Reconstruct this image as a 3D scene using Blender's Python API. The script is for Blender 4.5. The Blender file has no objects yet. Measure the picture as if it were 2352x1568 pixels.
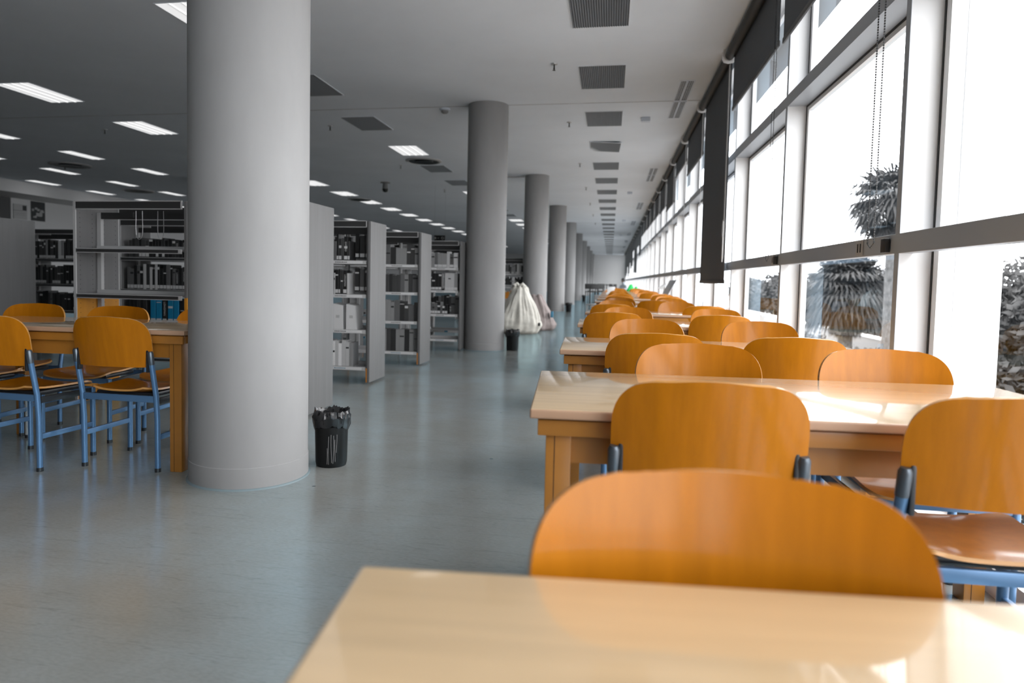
import bpy, bmesh, math, random
from mathutils import Vector, Matrix, noise
random.seed(7)
PI = math.pi
scene = bpy.context.scene
C = scene.collection

# ------------------------------------------------------------------ camera, light, exposure
H_CAM, YAW, PITCH, ROLL = 1.1319, 0.17768, 0.05360, 0.01994
cam_d = bpy.data.cameras.new('camera'); cam = bpy.data.objects.new('camera', cam_d); C.objects.link(cam)
cam_d.sensor_width = 36; cam_d.lens = 1568 / 2352 * 36; cam_d.clip_end = 600; cam_d.clip_start = .05
cam_d.shift_x = (1176 - 1119.14) / 2352; cam_d.shift_y = -(784 - 725.61) / 2352
fw = Vector((-math.sin(YAW), math.cos(YAW), 0)); rt = Vector((math.cos(YAW), math.sin(YAW), 0)); up = Vector((0, 0, 1))
f2 = fw * math.cos(PITCH) - up * math.sin(PITCH); u2 = up * math.cos(PITCH) + fw * math.sin(PITCH)
r2 = rt * math.cos(ROLL) + u2 * math.sin(ROLL); u3 = u2 * math.cos(ROLL) - rt * math.sin(ROLL)
M = Matrix(((r2.x, u3.x, -f2.x, 0), (r2.y, u3.y, -f2.y, 0), (r2.z, u3.z, -f2.z, H_CAM), (0, 0, 0, 1)))
cam.matrix_world = M
cam_d.dof.use_dof = True; cam_d.dof.focus_distance = 3.5; cam_d.dof.aperture_fstop = 2.3
scene.camera = cam
scene.view_settings.view_transform = 'Standard'; scene.view_settings.look = 'None'
scene.view_settings.gamma = 1; scene.view_settings.use_curve_mapping = False
scene.view_settings.exposure = 0.0
cy = scene.cycles
cy.max_bounces = 12; cy.diffuse_bounces = 7; cy.glossy_bounces = 5; cy.transparent_max_bounces = 24
cy.use_denoising = True; cy.caustics_reflective = False; cy.caustics_refractive = False
cy.sample_clamp_indirect = 8
SKY = 9.5
w = bpy.data.worlds.new('overcast_sky'); scene.world = w; w.use_nodes = True
nt = w.node_tree; nt.nodes.clear()
wo = nt.nodes.new('ShaderNodeOutputWorld'); bg = nt.nodes.new('ShaderNodeBackground')
tc = nt.nodes.new('ShaderNodeTexCoord'); sp = nt.nodes.new('ShaderNodeSeparateXYZ'); rp = nt.nodes.new('ShaderNodeValToRGB')
nt.links.new(tc.outputs['Generated'], sp.inputs[0]); nt.links.new(sp.outputs['Z'], rp.inputs[0])
rp.color_ramp.elements[0].position = 0.0; rp.color_ramp.elements[0].color = (.75, .77, .8, 1)
rp.color_ramp.elements[1].position = .9; rp.color_ramp.elements[1].color = (1, 1, 1, 1)
nt.links.new(rp.outputs[0], bg.inputs['Color']); bg.inputs['Strength'].default_value = SKY
nt.links.new(bg.outputs[0], wo.inputs['Surface'])
ZC = 3.892           # ceiling height
XG, XF = 1.58, 1.42  # glass plane, inner face of the window fins
YEND = 71.5; XL = -19.6; YB = -7.0
pl = bpy.data.lights.new('window_portal', 'AREA'); pl.shape = 'RECTANGLE'; pl.size = 3.8; pl.size_y = 78; pl.cycles.is_portal = True
po = bpy.data.objects.new('window_portal', pl); C.objects.link(po); po.location = (XG + .12, 32, 1.95); po.rotation_euler = (0, PI / 2, 0)

# ------------------------------------------------------------------ materials
MATS = {}
def mat(name, col, rough=.6, metal=0, spec=.5, coat=0, coat_r=.1, grain=None, noise_s=None, emit=0, bump=0, alpha=1):
    m = bpy.data.materials.new(name); m.use_nodes = True; n = m.node_tree; b = n.nodes['Principled BSDF']
    b.inputs['Base Color'].default_value = (*col, 1); b.inputs['Roughness'].default_value = rough; b.inputs['Metallic'].default_value = metal
    b.inputs['Specular IOR Level'].default_value = spec; b.inputs['Coat Weight'].default_value = coat; b.inputs['Coat Roughness'].default_value = coat_r
    if emit: b.inputs['Emission Color'].default_value = (1, 1, 1, 1); b.inputs['Emission Strength'].default_value = emit
    src = None
    if grain or noise_s:
        t = n.nodes.new('ShaderNodeTexCoord'); mp = n.nodes.new('ShaderNodeMapping'); ns = n.nodes.new('ShaderNodeTexNoise')
        n.links.new(t.outputs['Object'], mp.inputs[0]); n.links.new(mp.outputs[0], ns.inputs['Vector'])
        sc, amt = grain if grain else noise_s
        mp.inputs['Scale'].default_value = sc; ns.inputs['Scale'].default_value = 1; ns.inputs['Detail'].default_value = 6; ns.inputs['Roughness'].default_value = .6
        oi = n.nodes.new('ShaderNodeObjectInfo'); ad = n.nodes.new('ShaderNodeVectorMath'); ad.operation = 'SCALE'
        cb = n.nodes.new('ShaderNodeCombineXYZ'); ml = n.nodes.new('ShaderNodeMath'); ml.operation = 'MULTIPLY'; ml.inputs[1].default_value = 37
        n.links.new(oi.outputs['Random'], ml.inputs[0])
        for k in range(3): n.links.new(ml.outputs[0], cb.inputs[k])
        n.links.new(cb.outputs[0], mp.inputs['Location'])
        r = n.nodes.new('ShaderNodeValToRGB'); n.links.new(ns.outputs['Fac'], r.inputs[0])
        r.color_ramp.elements[0].position = .3; r.color_ramp.elements[1].position = .72
        r.color_ramp.elements[0].color = (*[c * (1 - amt) for c in col], 1); r.color_ramp.elements[1].color = (*[min(1, c * (1 + amt * .8)) for c in col], 1)
        n.links.new(r.outputs[0], b.inputs['Base Color']); src = ns
        if bump:
            bp = n.nodes.new('ShaderNodeBump'); bp.inputs['Strength'].default_value = bump; bp.inputs['Distance'].default_value = .002
            n.links.new(ns.outputs['Fac'], bp.inputs['Height']); n.links.new(bp.outputs[0], b.inputs['Normal'])
    MATS[name] = m
    return m
def grey(name, v, rough=.7, **k): return mat(name, (v, v, v), rough, **k)

M_ceil = mat('ceiling_paint', (.80, .85, .91), .9, spec=.1, noise_s=((.5, .5, .5), .05))
M_col = grey('column_paint', .31, .65, spec=.3, noise_s=((6, 6, 2), .05), bump=.15)
M_wall = grey('wall_paint', .72, .85, spec=.2)
M_walld = grey('dark_wall_paint', .1, .7); M_dk = grey('dark_furniture', .03, .5)
M_white = grey('white_frame', .72, .45)
M_fin = grey('fin_white', .85, .6, spec=.2)
M_trimf = mat('grey_rail_paint', (.34, .37, .41), .4)
M_gasket = grey('black_gasket', .02, .6)
M_alu = grey('aluminium', .55, .35, metal=.6)
M_blind = mat('blind_fabric', (.14, .15, .163), .9, spec=.1, noise_s=((300, 300, 300), .2))
M_roller = grey('blind_roller', .04, .6)
M_chain = grey('bead_chain', .03, .4)
M_panel = mat('dark_ceiling_panel', (.15, .16, .175), .6)
M_lamp = grey('lamp_diffuser', .8, .5, emit=.72)
M_lamprib = grey('lamp_rib', .75, .5, emit=.5)
M_black = grey('black_plastic', .006, .45, spec=.25)
M_blackgl = mat('black_bag', (.008, .008, .009), .22, spec=.6)
M_chairw = mat('varnished_orange_plywood', (.46, .158, .003), .42, spec=.15, coat=.36, coat_r=.12, grain=((26, 26, 1.6), .13))
M_edge = mat('plywood_edge', (.55, .27, .07), .4, coat=.3, grain=((3, 3, 150), .25))
M_top = mat('pale_beech_laminate', (.66, .47, .27), .32, coat=1, coat_r=.06, grain=((1.3, 22, 22), .13))
M_topedge = mat('beech_edging', (.45, .28, .18), .45, coat=.2, coat_r=.2)
M_frame = mat('orange_beech_frame', (.36, .15, .022), .42, coat=.3, coat_r=.2, grain=((4, 4, 4), .14))
M_blue = mat('blue_metal', (.10, .21, .38), .32, metal=.35, coat=.2)
M_pale = mat('pale_metal', (.55, .6, .6), .35, metal=.3)
M_cap = mat('black_cap', (.02, .022, .025), .35)
M_ferr = mat('dark_ferrule', (.10, .12, .14), .3, metal=.6)
M_shelfm = grey('shelf_metal', .42, .5)
M_shelfw = grey('shelf_wood_grey', .15, .6, grain=((22, 22, 1.2), .09))
M_headd = grey('header_dark', .03, .5)
M_lab = grey('label_strip_white', .62, .5)
M_labd = grey('label_strip_dark', .03, .5)
M_labc = mat('label_strip_teal', (.02, .16, .26), .5)
M_wire = grey('steel_wire', .6, .3, metal=.9)
M_page = grey('book_pages', .3, .8)
M_stick = grey('spine_sticker', .55, .6)
M_bean = mat('beige_canvas', (.66, .64, .58), .85, noise_s=((9, 9, 9), .12))
M_bean2 = mat('mauve_canvas', (.34, .29, .28), .85)
M_blue2 = mat('blue_patch', (.05, .2, .32), .8)
M_skin = mat('skin', (.5, .3, .2), .6)
M_hair = mat('dark_hair', (.02, .02, .02), .6)
M_shirt = mat('pale_grey_shirt', (.4, .44, .48), .8)
M_green = mat('bright_green_cloth', (.03, .62, .16), .8)
M_paper = mat('white_paper', (.75, .8, .85), .7)
M_leaf = grey('foliage_grey', .028, .8, noise_s=((3, 3, 3), .6))
M_leaf2 = grey('foliage_pale', .05, .8, noise_s=((2, 2, 2), .5))
M_trunk = grey('palm_bark', .09, .9, noise_s=((14, 14, 5), .6), bump=.5)
M_ground = grey('outdoor_ground', .3, .9, noise_s=((.2, .2, .2), .4))
M_conc = grey('pale_concrete', .2, .8)

# shelf end board: grey above, orange below the lowest shelf
def shelf_board():
    m = mat('two_tone_board', (.36, .36, .36), .6); n = m.node_tree; b = n.nodes['Principled BSDF']
    g = n.nodes.new('ShaderNodeNewGeometry'); s = n.nodes.new('ShaderNodeSeparateXYZ'); c = n.nodes.new('ShaderNodeMath'); c.operation = 'LESS_THAN'; c.inputs[1].default_value = .93
    t = n.nodes.new('ShaderNodeTexCoord'); mp = n.nodes.new('ShaderNodeMapping'); mp.inputs['Scale'].default_value = (22, 22, 1.2); ns = n.nodes.new('ShaderNodeTexNoise'); ns.inputs['Scale'].default_value = 1
    n.links.new(t.outputs['Object'], mp.inputs[0]); n.links.new(mp.outputs[0], ns.inputs[0])
    x = n.nodes.new('ShaderNodeMix'); x.data_type = 'RGBA'; x.inputs[6].default_value = (.15, .15, .15, 1); x.inputs[7].default_value = (.62, .26, .02, 1)
    n.links.new(g.outputs['Position'], s.inputs[0]); n.links.new(s.outputs['Z'], c.inputs[0]); n.links.new(c.outputs[0], x.inputs[0])
    y = n.nodes.new('ShaderNodeMix'); y.data_type = 'RGBA'; y.blend_type = 'MULTIPLY'; y.inputs[0].default_value = .5
    r = n.nodes.new('ShaderNodeValToRGB'); r.color_ramp.elements[0].color = (.6, .6, .6, 1); n.links.new(ns.outputs['Fac'], r.inputs[0])
    n.links.new(x.outputs[2], y.inputs[6]); n.links.new(r.outputs[0], y.inputs[7]); n.links.new(y.outputs[2], b.inputs['Base Color'])
    return m
M_two = shelf_board()
def edge_mat():
    m = mat('orange_board_edge', (.7, .3, .03), .5); n = m.node_tree; b = n.nodes['Principled BSDF']
    g = n.nodes.new('ShaderNodeNewGeometry'); s = n.nodes.new('ShaderNodeSeparateXYZ'); c = n.nodes.new('ShaderNodeMath'); c.operation = 'LESS_THAN'; c.inputs[1].default_value = .17
    x = n.nodes.new('ShaderNodeMix'); x.data_type = 'RGBA'; x.inputs[6].default_value = (.05, .05, .05, 1); x.inputs[7].default_value = (.45, .17, .02, 1)
    n.links.new(g.outputs['Position'], s.inputs[0]); n.links.new(s.outputs['Z'], c.inputs[0]); n.links.new(c.outputs[0], x.inputs[0]); n.links.new(x.outputs[2], b.inputs['Base Color'])
    return m
M_bedge = edge_mat()

def floor_mat():
    m = bpy.data.materials.new('polished_resin_floor'); m.use_nodes = True; n = m.node_tree; n.nodes.clear(); L = n.links.new
    o = n.nodes.new('ShaderNodeOutputMaterial'); df = n.nodes.new('ShaderNodeBsdfDiffuse'); gl = n.nodes.new('ShaderNodeBsdfGlossy'); mx = n.nodes.new('ShaderNodeMixShader'); fr = n.nodes.new('ShaderNodeFresnel')
    fr.inputs['IOR'].default_value = 2.9
    t = n.nodes.new('ShaderNodeTexCoord')
    def nz(scale, det=5, sc=(1, 1, 1), rgh=.6):
        mp = n.nodes.new('ShaderNodeMapping'); mp.inputs['Scale'].default_value = sc; mp.inputs['Rotation'].default_value = (0, 0, .5)
        x = n.nodes.new('ShaderNodeTexNoise'); x.inputs['Scale'].default_value = scale; x.inputs['Detail'].default_value = det; x.inputs['Roughness'].default_value = rgh
        L(t.outputs['Object'], mp.inputs[0]); L(mp.outputs[0], x.inputs['Vector']); return x
    a = nz(1.1, 6); r = n.nodes.new('ShaderNodeValToRGB'); L(a.outputs['Fac'], r.inputs[0])
    e = r.color_ramp.elements; e[0].position = .3; e[0].color = (.29, .285, .255, 1); e[1].position = .72; e[1].color = (.36, .395, .405, 1)
    k = e.new(.5); k.color = (.33, .335, .32, 1)
    b2 = nz(45, 4, (1, 2.6, 1)); r2_ = n.nodes.new('ShaderNodeValToRGB'); L(b2.outputs['Fac'], r2_.inputs[0])
    r2_.color_ramp.elements[0].position = .25; r2_.color_ramp.elements[0].color = (.80, .80, .80, 1); r2_.color_ramp.elements[1].position = .6
    m1 = n.nodes.new('ShaderNodeMix'); m1.data_type = 'RGBA'; m1.blend_type = 'MULTIPLY'; m1.inputs[0].default_value = .7
    L(r.outputs[0], m1.inputs[6]); L(r2_.outputs[0], m1.inputs[7])
    # sparse dark specks and long faint scuffs
    v = n.nodes.new('ShaderNodeTexVoronoi'); v.inputs['Scale'].default_value = 2.2; v.inputs['Randomness'].default_value = 1; L(t.outputs['Object'], v.inputs['Vector'])
    c1 = n.nodes.new('ShaderNodeValToRGB'); c1.color_ramp.elements[0].position = .018; c1.color_ramp.elements[0].color = (.35, .35, .35, 1); c1.color_ramp.elements[1].position = .03; L(v.outputs['Distance'], c1.inputs[0])
    sc = nz(2.2, 3, (.35, 5, 1)); c2 = n.nodes.new('ShaderNodeValToRGB'); L(sc.outputs['Fac'], c2.inputs[0])
    ee = c2.color_ramp.elements; ee[0].position = .492; ee[0].color = (1, 1, 1, 1); ee[1].position = .508; ee[1].color = (1, 1, 1, 1); q = ee.new(.5); q.color = (.80, .80, .80, 1)
    m2 = n.nodes.new('ShaderNodeMix'); m2.data_type = 'RGBA'; m2.blend_type = 'MULTIPLY'; m2.inputs[0].default_value = 1; L(m1.outputs[2], m2.inputs[6]); L(c1.outputs[0], m2.inputs[7])
    m3 = n.nodes.new('ShaderNodeMix'); m3.data_type = 'RGBA'; m3.blend_type = 'MULTIPLY'; m3.inputs[0].default_value = .8; L(m2.outputs[2], m3.inputs[6]); L(c2.outputs[0], m3.inputs[7])
    L(m3.outputs[2], df.inputs['Color']); gl.inputs['Color'].default_value = (.62, .88, 1.0, 1)
    rr = n.nodes.new('ShaderNodeMapRange'); rr.inputs[3].default_value = .10; rr.inputs[4].default_value = .20; L(a.outputs['Fac'], rr.inputs[0]); L(rr.outputs[0], gl.inputs['Roughness'])
    bp = n.nodes.new('ShaderNodeBump'); bp.inputs['Strength'].default_value = .10; bp.inputs['Distance'].default_value = .004; L(b2.outputs['Fac'], bp.inputs['Height'])
    for s_ in (df, gl, fr): L(bp.outputs[0], s_.inputs['Normal'])
    L(fr.outputs[0], mx.inputs[0]); L(df.outputs[0], mx.inputs[1]); L(gl.outputs[0], mx.inputs[2]); L(mx.outputs[0], o.inputs[0])
    return m
M_floor = floor_mat()
def glass_mat():
    m = bpy.data.materials.new('window_glass'); m.use_nodes = True; n = m.node_tree; n.nodes.clear(); L = n.links.new
    o = n.nodes.new('ShaderNodeOutputMaterial'); t = n.nodes.new('ShaderNodeBsdfTransparent'); g = n.nodes.new('ShaderNodeBsdfGlossy'); x = n.nodes.new('ShaderNodeMixShader'); f = n.nodes.new('ShaderNodeFresnel')
    ge = n.nodes.new('ShaderNodeNewGeometry'); io = n.nodes.new('ShaderNodeMapRange'); io.inputs[3].default_value = 1.42; io.inputs[4].default_value = 1 / 1.42
    L(ge.outputs['Backfacing'], io.inputs[0]); L(io.outputs[0], f.inputs['IOR']); g.inputs['Roughness'].default_value = .0; g.inputs['Color'].default_value = (.62, .82, 1.0, 1); t.inputs['Color'].default_value = (.95, .95, .95, 1)
    L(f.outputs[0], x.inputs[0]); L(t.outputs[0], x.inputs[1]); L(g.outputs[0], x.inputs[2]); L(x.outputs[0], o.inputs[0]); return m
M_glass = glass_mat()

# ------------------------------------------------------------------ mesh helpers
class MB:
    def __init__(s): s.bm = bmesh.new(); s.mi = 0
    def _tag(s, faces):
        for f in faces: f.material_index = s.mi
    def box(s, x0, x1, y0, y1, z0, z1, bev=0, seg=2):
        v = [s.bm.verts.new(p) for p in ((x0, y0, z0), (x1, y0, z0), (x1, y1, z0), (x0, y1, z0), (x0, y0, z1), (x1, y0, z1), (x1, y1, z1), (x0, y1, z1))]
        F = [s.bm.faces.new([v[i] for i in q]) for q in ((0, 3, 2, 1), (4, 5, 6, 7), (0, 1, 5, 4), (1, 2, 6, 5), (2, 3, 7, 6), (3, 0, 4, 7))]
        s._tag(F)
        if bev:
            es = list({e for f in F for e in f.edges}); r = bmesh.ops.bevel(s.bm, geom=es, offset=bev, segments=seg, affect='EDGES', profile=.6); s._tag(r['faces'])
        return s
    def hexa(s, pts):
        v = [s.bm.verts.new(p) for p in pts]
        s._tag([s.bm.faces.new([v[i] for i in q]) for q in ((0, 3, 2, 1), (4, 5, 6, 7), (0, 1, 5, 4), (1, 2, 6, 5), (2, 3, 7, 6), (3, 0, 4, 7))]); return s
    def tube(s, pts, r, n=12, cap=True, closed=False):
        pts = [Vector(p) for p in pts]; rings = []; N = len(pts)
        rs = r if isinstance(r, (list, tuple)) else [r] * N
        for i, p in enumerate(pts):
            a = pts[(i - 1) % N] if (i or closed) else p; b = pts[(i + 1) % N] if (i < N - 1 or closed) else p
            d = (b - a).normalized(); t = Vector((0, 0, 1)) if abs(d.z) < .9 else Vector((0, 1, 0)); x = d.cross(t).normalized(); y = d.cross(x)
            rings.append([s.bm.verts.new(p + (x * math.cos(q) + y * math.sin(q)) * rs[i]) for q in [2 * PI * k / n for k in range(n)]])
        for i in range(N if closed else N - 1):
            A, B = rings[i], rings[(i + 1) % N]
            s._tag([s.bm.faces.new((A[k], A[(k + 1) % n], B[(k + 1) % n], B[k])) for k in range(n)])
        if cap and not closed: s._tag([s.bm.faces.new(rings[0][::-1]), s.bm.faces.new(rings[-1])])
        return s
    def lathe(s, prof, n=24, c=(0, 0), fn=None):
        rings = []
        for j, (r, z) in enumerate(prof):
            ring = []
            for k in range(n):
                a = 2 * PI * k / n; rr, zz = (r, z) if fn is None else fn(r, z, a, j)
                ring.append(s.bm.verts.new((c[0] + rr * math.cos(a), c[1] + rr * math.sin(a), zz)))
            rings.append(ring)
        for A, B in zip(rings, rings[1:]): s._tag([s.bm.faces.new((A[k], A[(k + 1) % n], B[(k + 1) % n], B[k])) for k in range(n)])
        s._tag([s.bm.faces.new(rings[0][::-1]), s.bm.faces.new(rings[-1])]); return s
    def quad(s, *p):
        s._tag([s.bm.faces.new([s.bm.verts.new(q) for q in p])]); return s
    def shell(s, grid, th):
        """thick sheet from a grid of points [row][col]"""
        R, K = len(grid), len(grid[0]); P = [[Vector(p) for p in r] for r in grid]; nrm = []
        for i in range(R):
            row = []
            for j in range(K):
                du = P[i][min(j + 1, K - 1)] - P[i][max(j - 1, 0)]; dv = P[min(i + 1, R - 1)][j] - P[max(i - 1, 0)][j]
                q = du.cross(dv); row.append(q.normalized() if q.length > 1e-9 else Vector((0, 1, 0)))
            nrm.append(row)
        A = [[s.bm.verts.new(P[i][j] + nrm[i][j] * th / 2) for j in range(K)] for i in range(R)]
        B = [[s.bm.verts.new(P[i][j] - nrm[i][j] * th / 2) for j in range(K)] for i in range(R)]
        F = []
        for i in range(R - 1):
            for j in range(K - 1):
                F.append(s.bm.faces.new((A[i][j], A[i][j + 1], A[i + 1][j + 1], A[i + 1][j]))); F.append(s.bm.faces.new((B[i][j], B[i + 1][j], B[i + 1][j + 1], B[i][j + 1])))
        s._tag(F); E = []
        loop = [(0, j) for j in range(K)] + [(i, K - 1) for i in range(1, R)] + [(R - 1, j) for j in range(K - 2, -1, -1)] + [(i, 0) for i in range(R - 2, 0, -1)]
        for (a, b), (c, d) in zip(loop, loop[1:] + loop[:1]): E.append(s.bm.faces.new((A[a][b], B[a][b], B[c][d], A[c][d])))
        for f in E: f.material_index = s.mi + 1
        return s
    def build(s, name, m, parent=None, smooth=True, ang=40, loc=None):
        bmesh.ops.recalc_face_normals(s.bm, faces=s.bm.faces)
        me = bpy.data.meshes.new(name); s.bm.to_mesh(me); s.bm.free()
        for k in (m if isinstance(m, (list, tuple)) else [m]): me.materials.append(k)
        if smooth:
            me.shade_smooth(); me.set_sharp_from_angle(angle=math.radians(ang))
        o = bpy.data.objects.new(name, me); C.objects.link(o)
        if parent: o.parent = parent
        if loc: o.location = loc
        return o
def tag(o, label, cat, group=None):
    o['label'] = label; o['category'] = cat
    if group: o['group'] = group
    return o
def thing(name, label, cat, loc=(0, 0, 0), rz=0, group=None):
    o = bpy.data.objects.new(name, None); C.objects.link(o); o.location = loc; o.rotation_euler = (0, 0, rz); o.empty_display_size = .1
    return tag(o, label, cat, group)
def struct(o): o['kind'] = 'structure'; return o
def kids(o): return [c for c in bpy.data.objects if c.parent == o]
def dup(root, loc, rz=0, label=None, group=None, tree=None):
    r = root.copy(); C.objects.link(r); r.location = loc; r.rotation_euler = (0, 0, rz)
    if label: r['label'] = label
    if group: r['group'] = group
    for ch, gs in tree:
        c = ch.copy(); C.objects.link(c); c.parent = r
        for g in gs: d = g.copy(); C.objects.link(d); d.parent = c
    return r
def tree_of(root): return [(c, list(c.children)) for c in root.children]
def text_mesh(txt, size, parent, m, loc, rot, name='lettering', ext=.0004):
    cu = bpy.data.curves.new(name, 'FONT'); cu.body = txt; cu.size = size; cu.align_x = 'CENTER'; cu.align_y = 'CENTER'; cu.extrude = ext
    t = bpy.data.objects.new(name, cu); C.objects.link(t); dg = bpy.context.evaluated_depsgraph_get(); dg.update()
    me = bpy.data.meshes.new_from_object(t.evaluated_get(dg)); bpy.data.objects.remove(t); me.materials.clear(); me.materials.append(m)
    o = bpy.data.objects.new(name, me); C.objects.link(o); o.parent = parent; o.location = loc; o.rotation_euler = rot; return o
ORD = ['first', 'second', 'third', 'fourth', 'fifth', 'sixth', 'seventh', 'eighth', 'ninth', 'tenth', 'eleventh', 'twelfth', 'thirteenth', 'fourteenth', 'fifteenth', 'sixteenth', 'seventeenth', 'eighteenth', 'nineteenth', 'twentieth']
def nth(i):
    if i < 20: return ORD[i]
    t = {2: 'twenty', 3: 'thirty', 4: 'forty'}[(i + 1) // 10]; r = (i + 1) % 10
    return {20: 'twentieth', 30: 'thirtieth', 40: 'fortieth'}[i + 1] if r == 0 else t + '-' + ORD[r - 1]

# ------------------------------------------------------------------ room shell
struct(MB().box(XL - .3, XG + .1, YB, YEND, -.2, 0).build('floor', M_floor, smooth=False))
c_ = MB().box(XL - .3, XG + .1, YB, YEND, ZC, ZC + .2)
struct(c_.build('ceiling', M_ceil, smooth=False))
M_joint = grey('ceiling_joint_line', .3, .8)
for i, y in enumerate((10.84, 32.8, 54.7)):
    struct(MB().box(XL, 1.25, y, y + .012, ZC - .003, ZC + .01).build('trim_%d' % (10 + i), M_joint, smooth=False))
struct(MB().box(XL - .3, XG + .1, YEND, YEND + .2, 0, ZC).build('wall_far', M_wall, smooth=False))
struct(MB().box(XL - .3, XG + .1, YB - .2, YB, 0, ZC).build('wall_back', M_walld, smooth=False))
struct(MB().box(XL - .3, XL, 19.58, YEND, 0, ZC).build('wall_left', M_wall, smooth=False))
struct(MB().box(XL - .3, XL - .02, YB, 19.58, 0, ZC).build('wall_left_dark', M_walld, smooth=False))
struct(MB().box(XL, -18.15, YB, YEND, 3.52, ZC).build('trim_20', M_wall, smooth=False))
# slabs outside the glass line: parapet edge of floor and ceiling
struct(MB().box(XG + .1, XG + .5, YB, YEND, ZC - .05, ZC + .3).build('trim_21', M_conc, smooth=False))
struct(MB().box(XG + .1, XG + .35, YB, YEND, -.4, 0).build('trim_22', M_conc, smooth=False))
# window wall
struct(MB().box(XF, XG, YB, YEND, 2.632, 2.728).build('trim_1', [M_trimf], smooth=False))
struct(MB().box(XF, XF + .065, YB, YEND, 1.304, 1.404, .003).build('trim_2', M_trimf, smooth=False))
struct(MB().box(XF, XG + .02, YB, YEND, 0, .10).build('trim_3', M_white, smooth=False))
struct(MB().box(XF, XG + .05, YB, YEND, ZC - .09, ZC).build('trim_4', M_fin, smooth=False))
PITCH_F = 2.42; FY = [3.78 + PITCH_F * (k - 4) for k in range(33)]
fin_p = None
for k, y in enumerate(FY):
    if y > YEND - .1: break
    y2 = min(y + PITCH_F, YEND)
    root = bpy.data.objects.new('window_%d' % (k + 1), None); C.objects.link(root); root.location = (0, y, 0); struct(root)
    if fin_p is None:
        b = MB(); b.box(XF + .0015, XG, -.025, .025, .1, ZC - .09); fin_p = b.build('fin', M_fin, root, smooth=False)
        b = MB(); b.box(XF - .001, XF + .0015, -.027, .027, .1, 1.304).box(XF - .001, XF + .0015, -.027, .027, 1.404, 2.632).box(XF - .001, XF + .0015, -.027, .027, 2.728, ZC - .09); fin_e = b.build('fin_edge', M_trimf, root, smooth=False)
        b = MB()
        b.box(XG - .012, XG + .03, -.045, -.03, .1, ZC - .1).box(XG - .012, XG + .03, .03, .045, .1, ZC - .1)
        b.box(XG - .012, XG + .03, .03, PITCH_F - .03, 2.617, 2.634).box(XG - .012, XG + .03, .03, PITCH_F - .03, 2.726, 2.74)
        gk = b.build('gasket', M_gasket, root, smooth=False)
        b = MB()
        for a in (.045, PITCH_F - .095): b.box(XG - .008, XG + .035, a, a + .05, .1, ZC - .1)
        b.box(XG - .008, XG + .035, .095, PITCH_F - .095, .1, .15).box(XG - .008, XG + .035, .095, PITCH_F - .095, ZC - .15, ZC - .1)
        b.box(XG - .008, XG + .035, .095, PITCH_F - .095, 2.585, 2.617).box(XG - .008, XG + .035, .095, PITCH_F - .095, 2.74, 2.77).box(XG - .008, XG + .035, .095, PITCH_F - .095, 1.33, 1.375)
        fr = b.build('window_frame', M_white, root, smooth=False)
        panes = []
        for z0, z1 in ((.15, 1.33), (1.375, 2.585), (2.77, ZC - .15)):
            panes.append(MB().quad((XG + .012, .095, z0), (XG + .012, PITCH_F - .095, z0), (XG + .012, PITCH_F - .095, z1), (XG + .012, .095, z1)).build('pane', M_glass, root, smooth=False))
        parts = [fin_p, fin_e, gk, fr] + panes
    else:
        for p in (parts if y2 - y > 2.4 else [fin_p, fin_e]):
            c = p.copy(); C.objects.link(c); c.parent = root
struct(MB().box(XG + .07, XG + .335, 3.80, 3.83, -.3, ZC + .2).build('trim_23', M_fin, smooth=False))
struct(MB().box(XG, XG + .05, YEND - 1.1, YEND, 0, ZC).build('wall_right_end', M_wall, smooth=False))

# round columns
b = MB(); b.lathe([(.324, 0), (.324, .115), (.3205, .118), (.3205, ZC)], 64)
col0 = tag(b.build('round_column', M_col), '', 'column'); MB().lathe([(.335, .0), (.332, .005), (.324, .009)], 48).build('floor_collar', mat('grey_sealant', (.2, .26, .28), .5), col0)
cl_tree = tree_of(col0)
COLS = [(-1.993, 3.541 + 7.313 * n) for n in range(10)]
for n, (x, y) in enumerate(COLS):
    lab = 'round grey plaster column, %s' % ['the widest and closest, beside the black bin with drip marks', 'second along the aisle, in front of the cream beanbag', 'third along the aisle, behind the cream beanbag'][n] if n < 3 else 'round grey plaster column, %s in the row going away along the aisle' % nth(n)
    if n == 0: col0.location = (x, y, 0); col0['label'] = lab; col0['group'] = 'round columns along the aisle'
    else: dup(col0, (x, y, 0), 0, lab, 'round columns along the aisle', cl_tree)
dup(col0, (-11.9, 18.3, 0), 0, 'round grey column deep in the book stacks, partly behind the empty bookcase', 'round columns in the book stacks', cl_tree)

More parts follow.
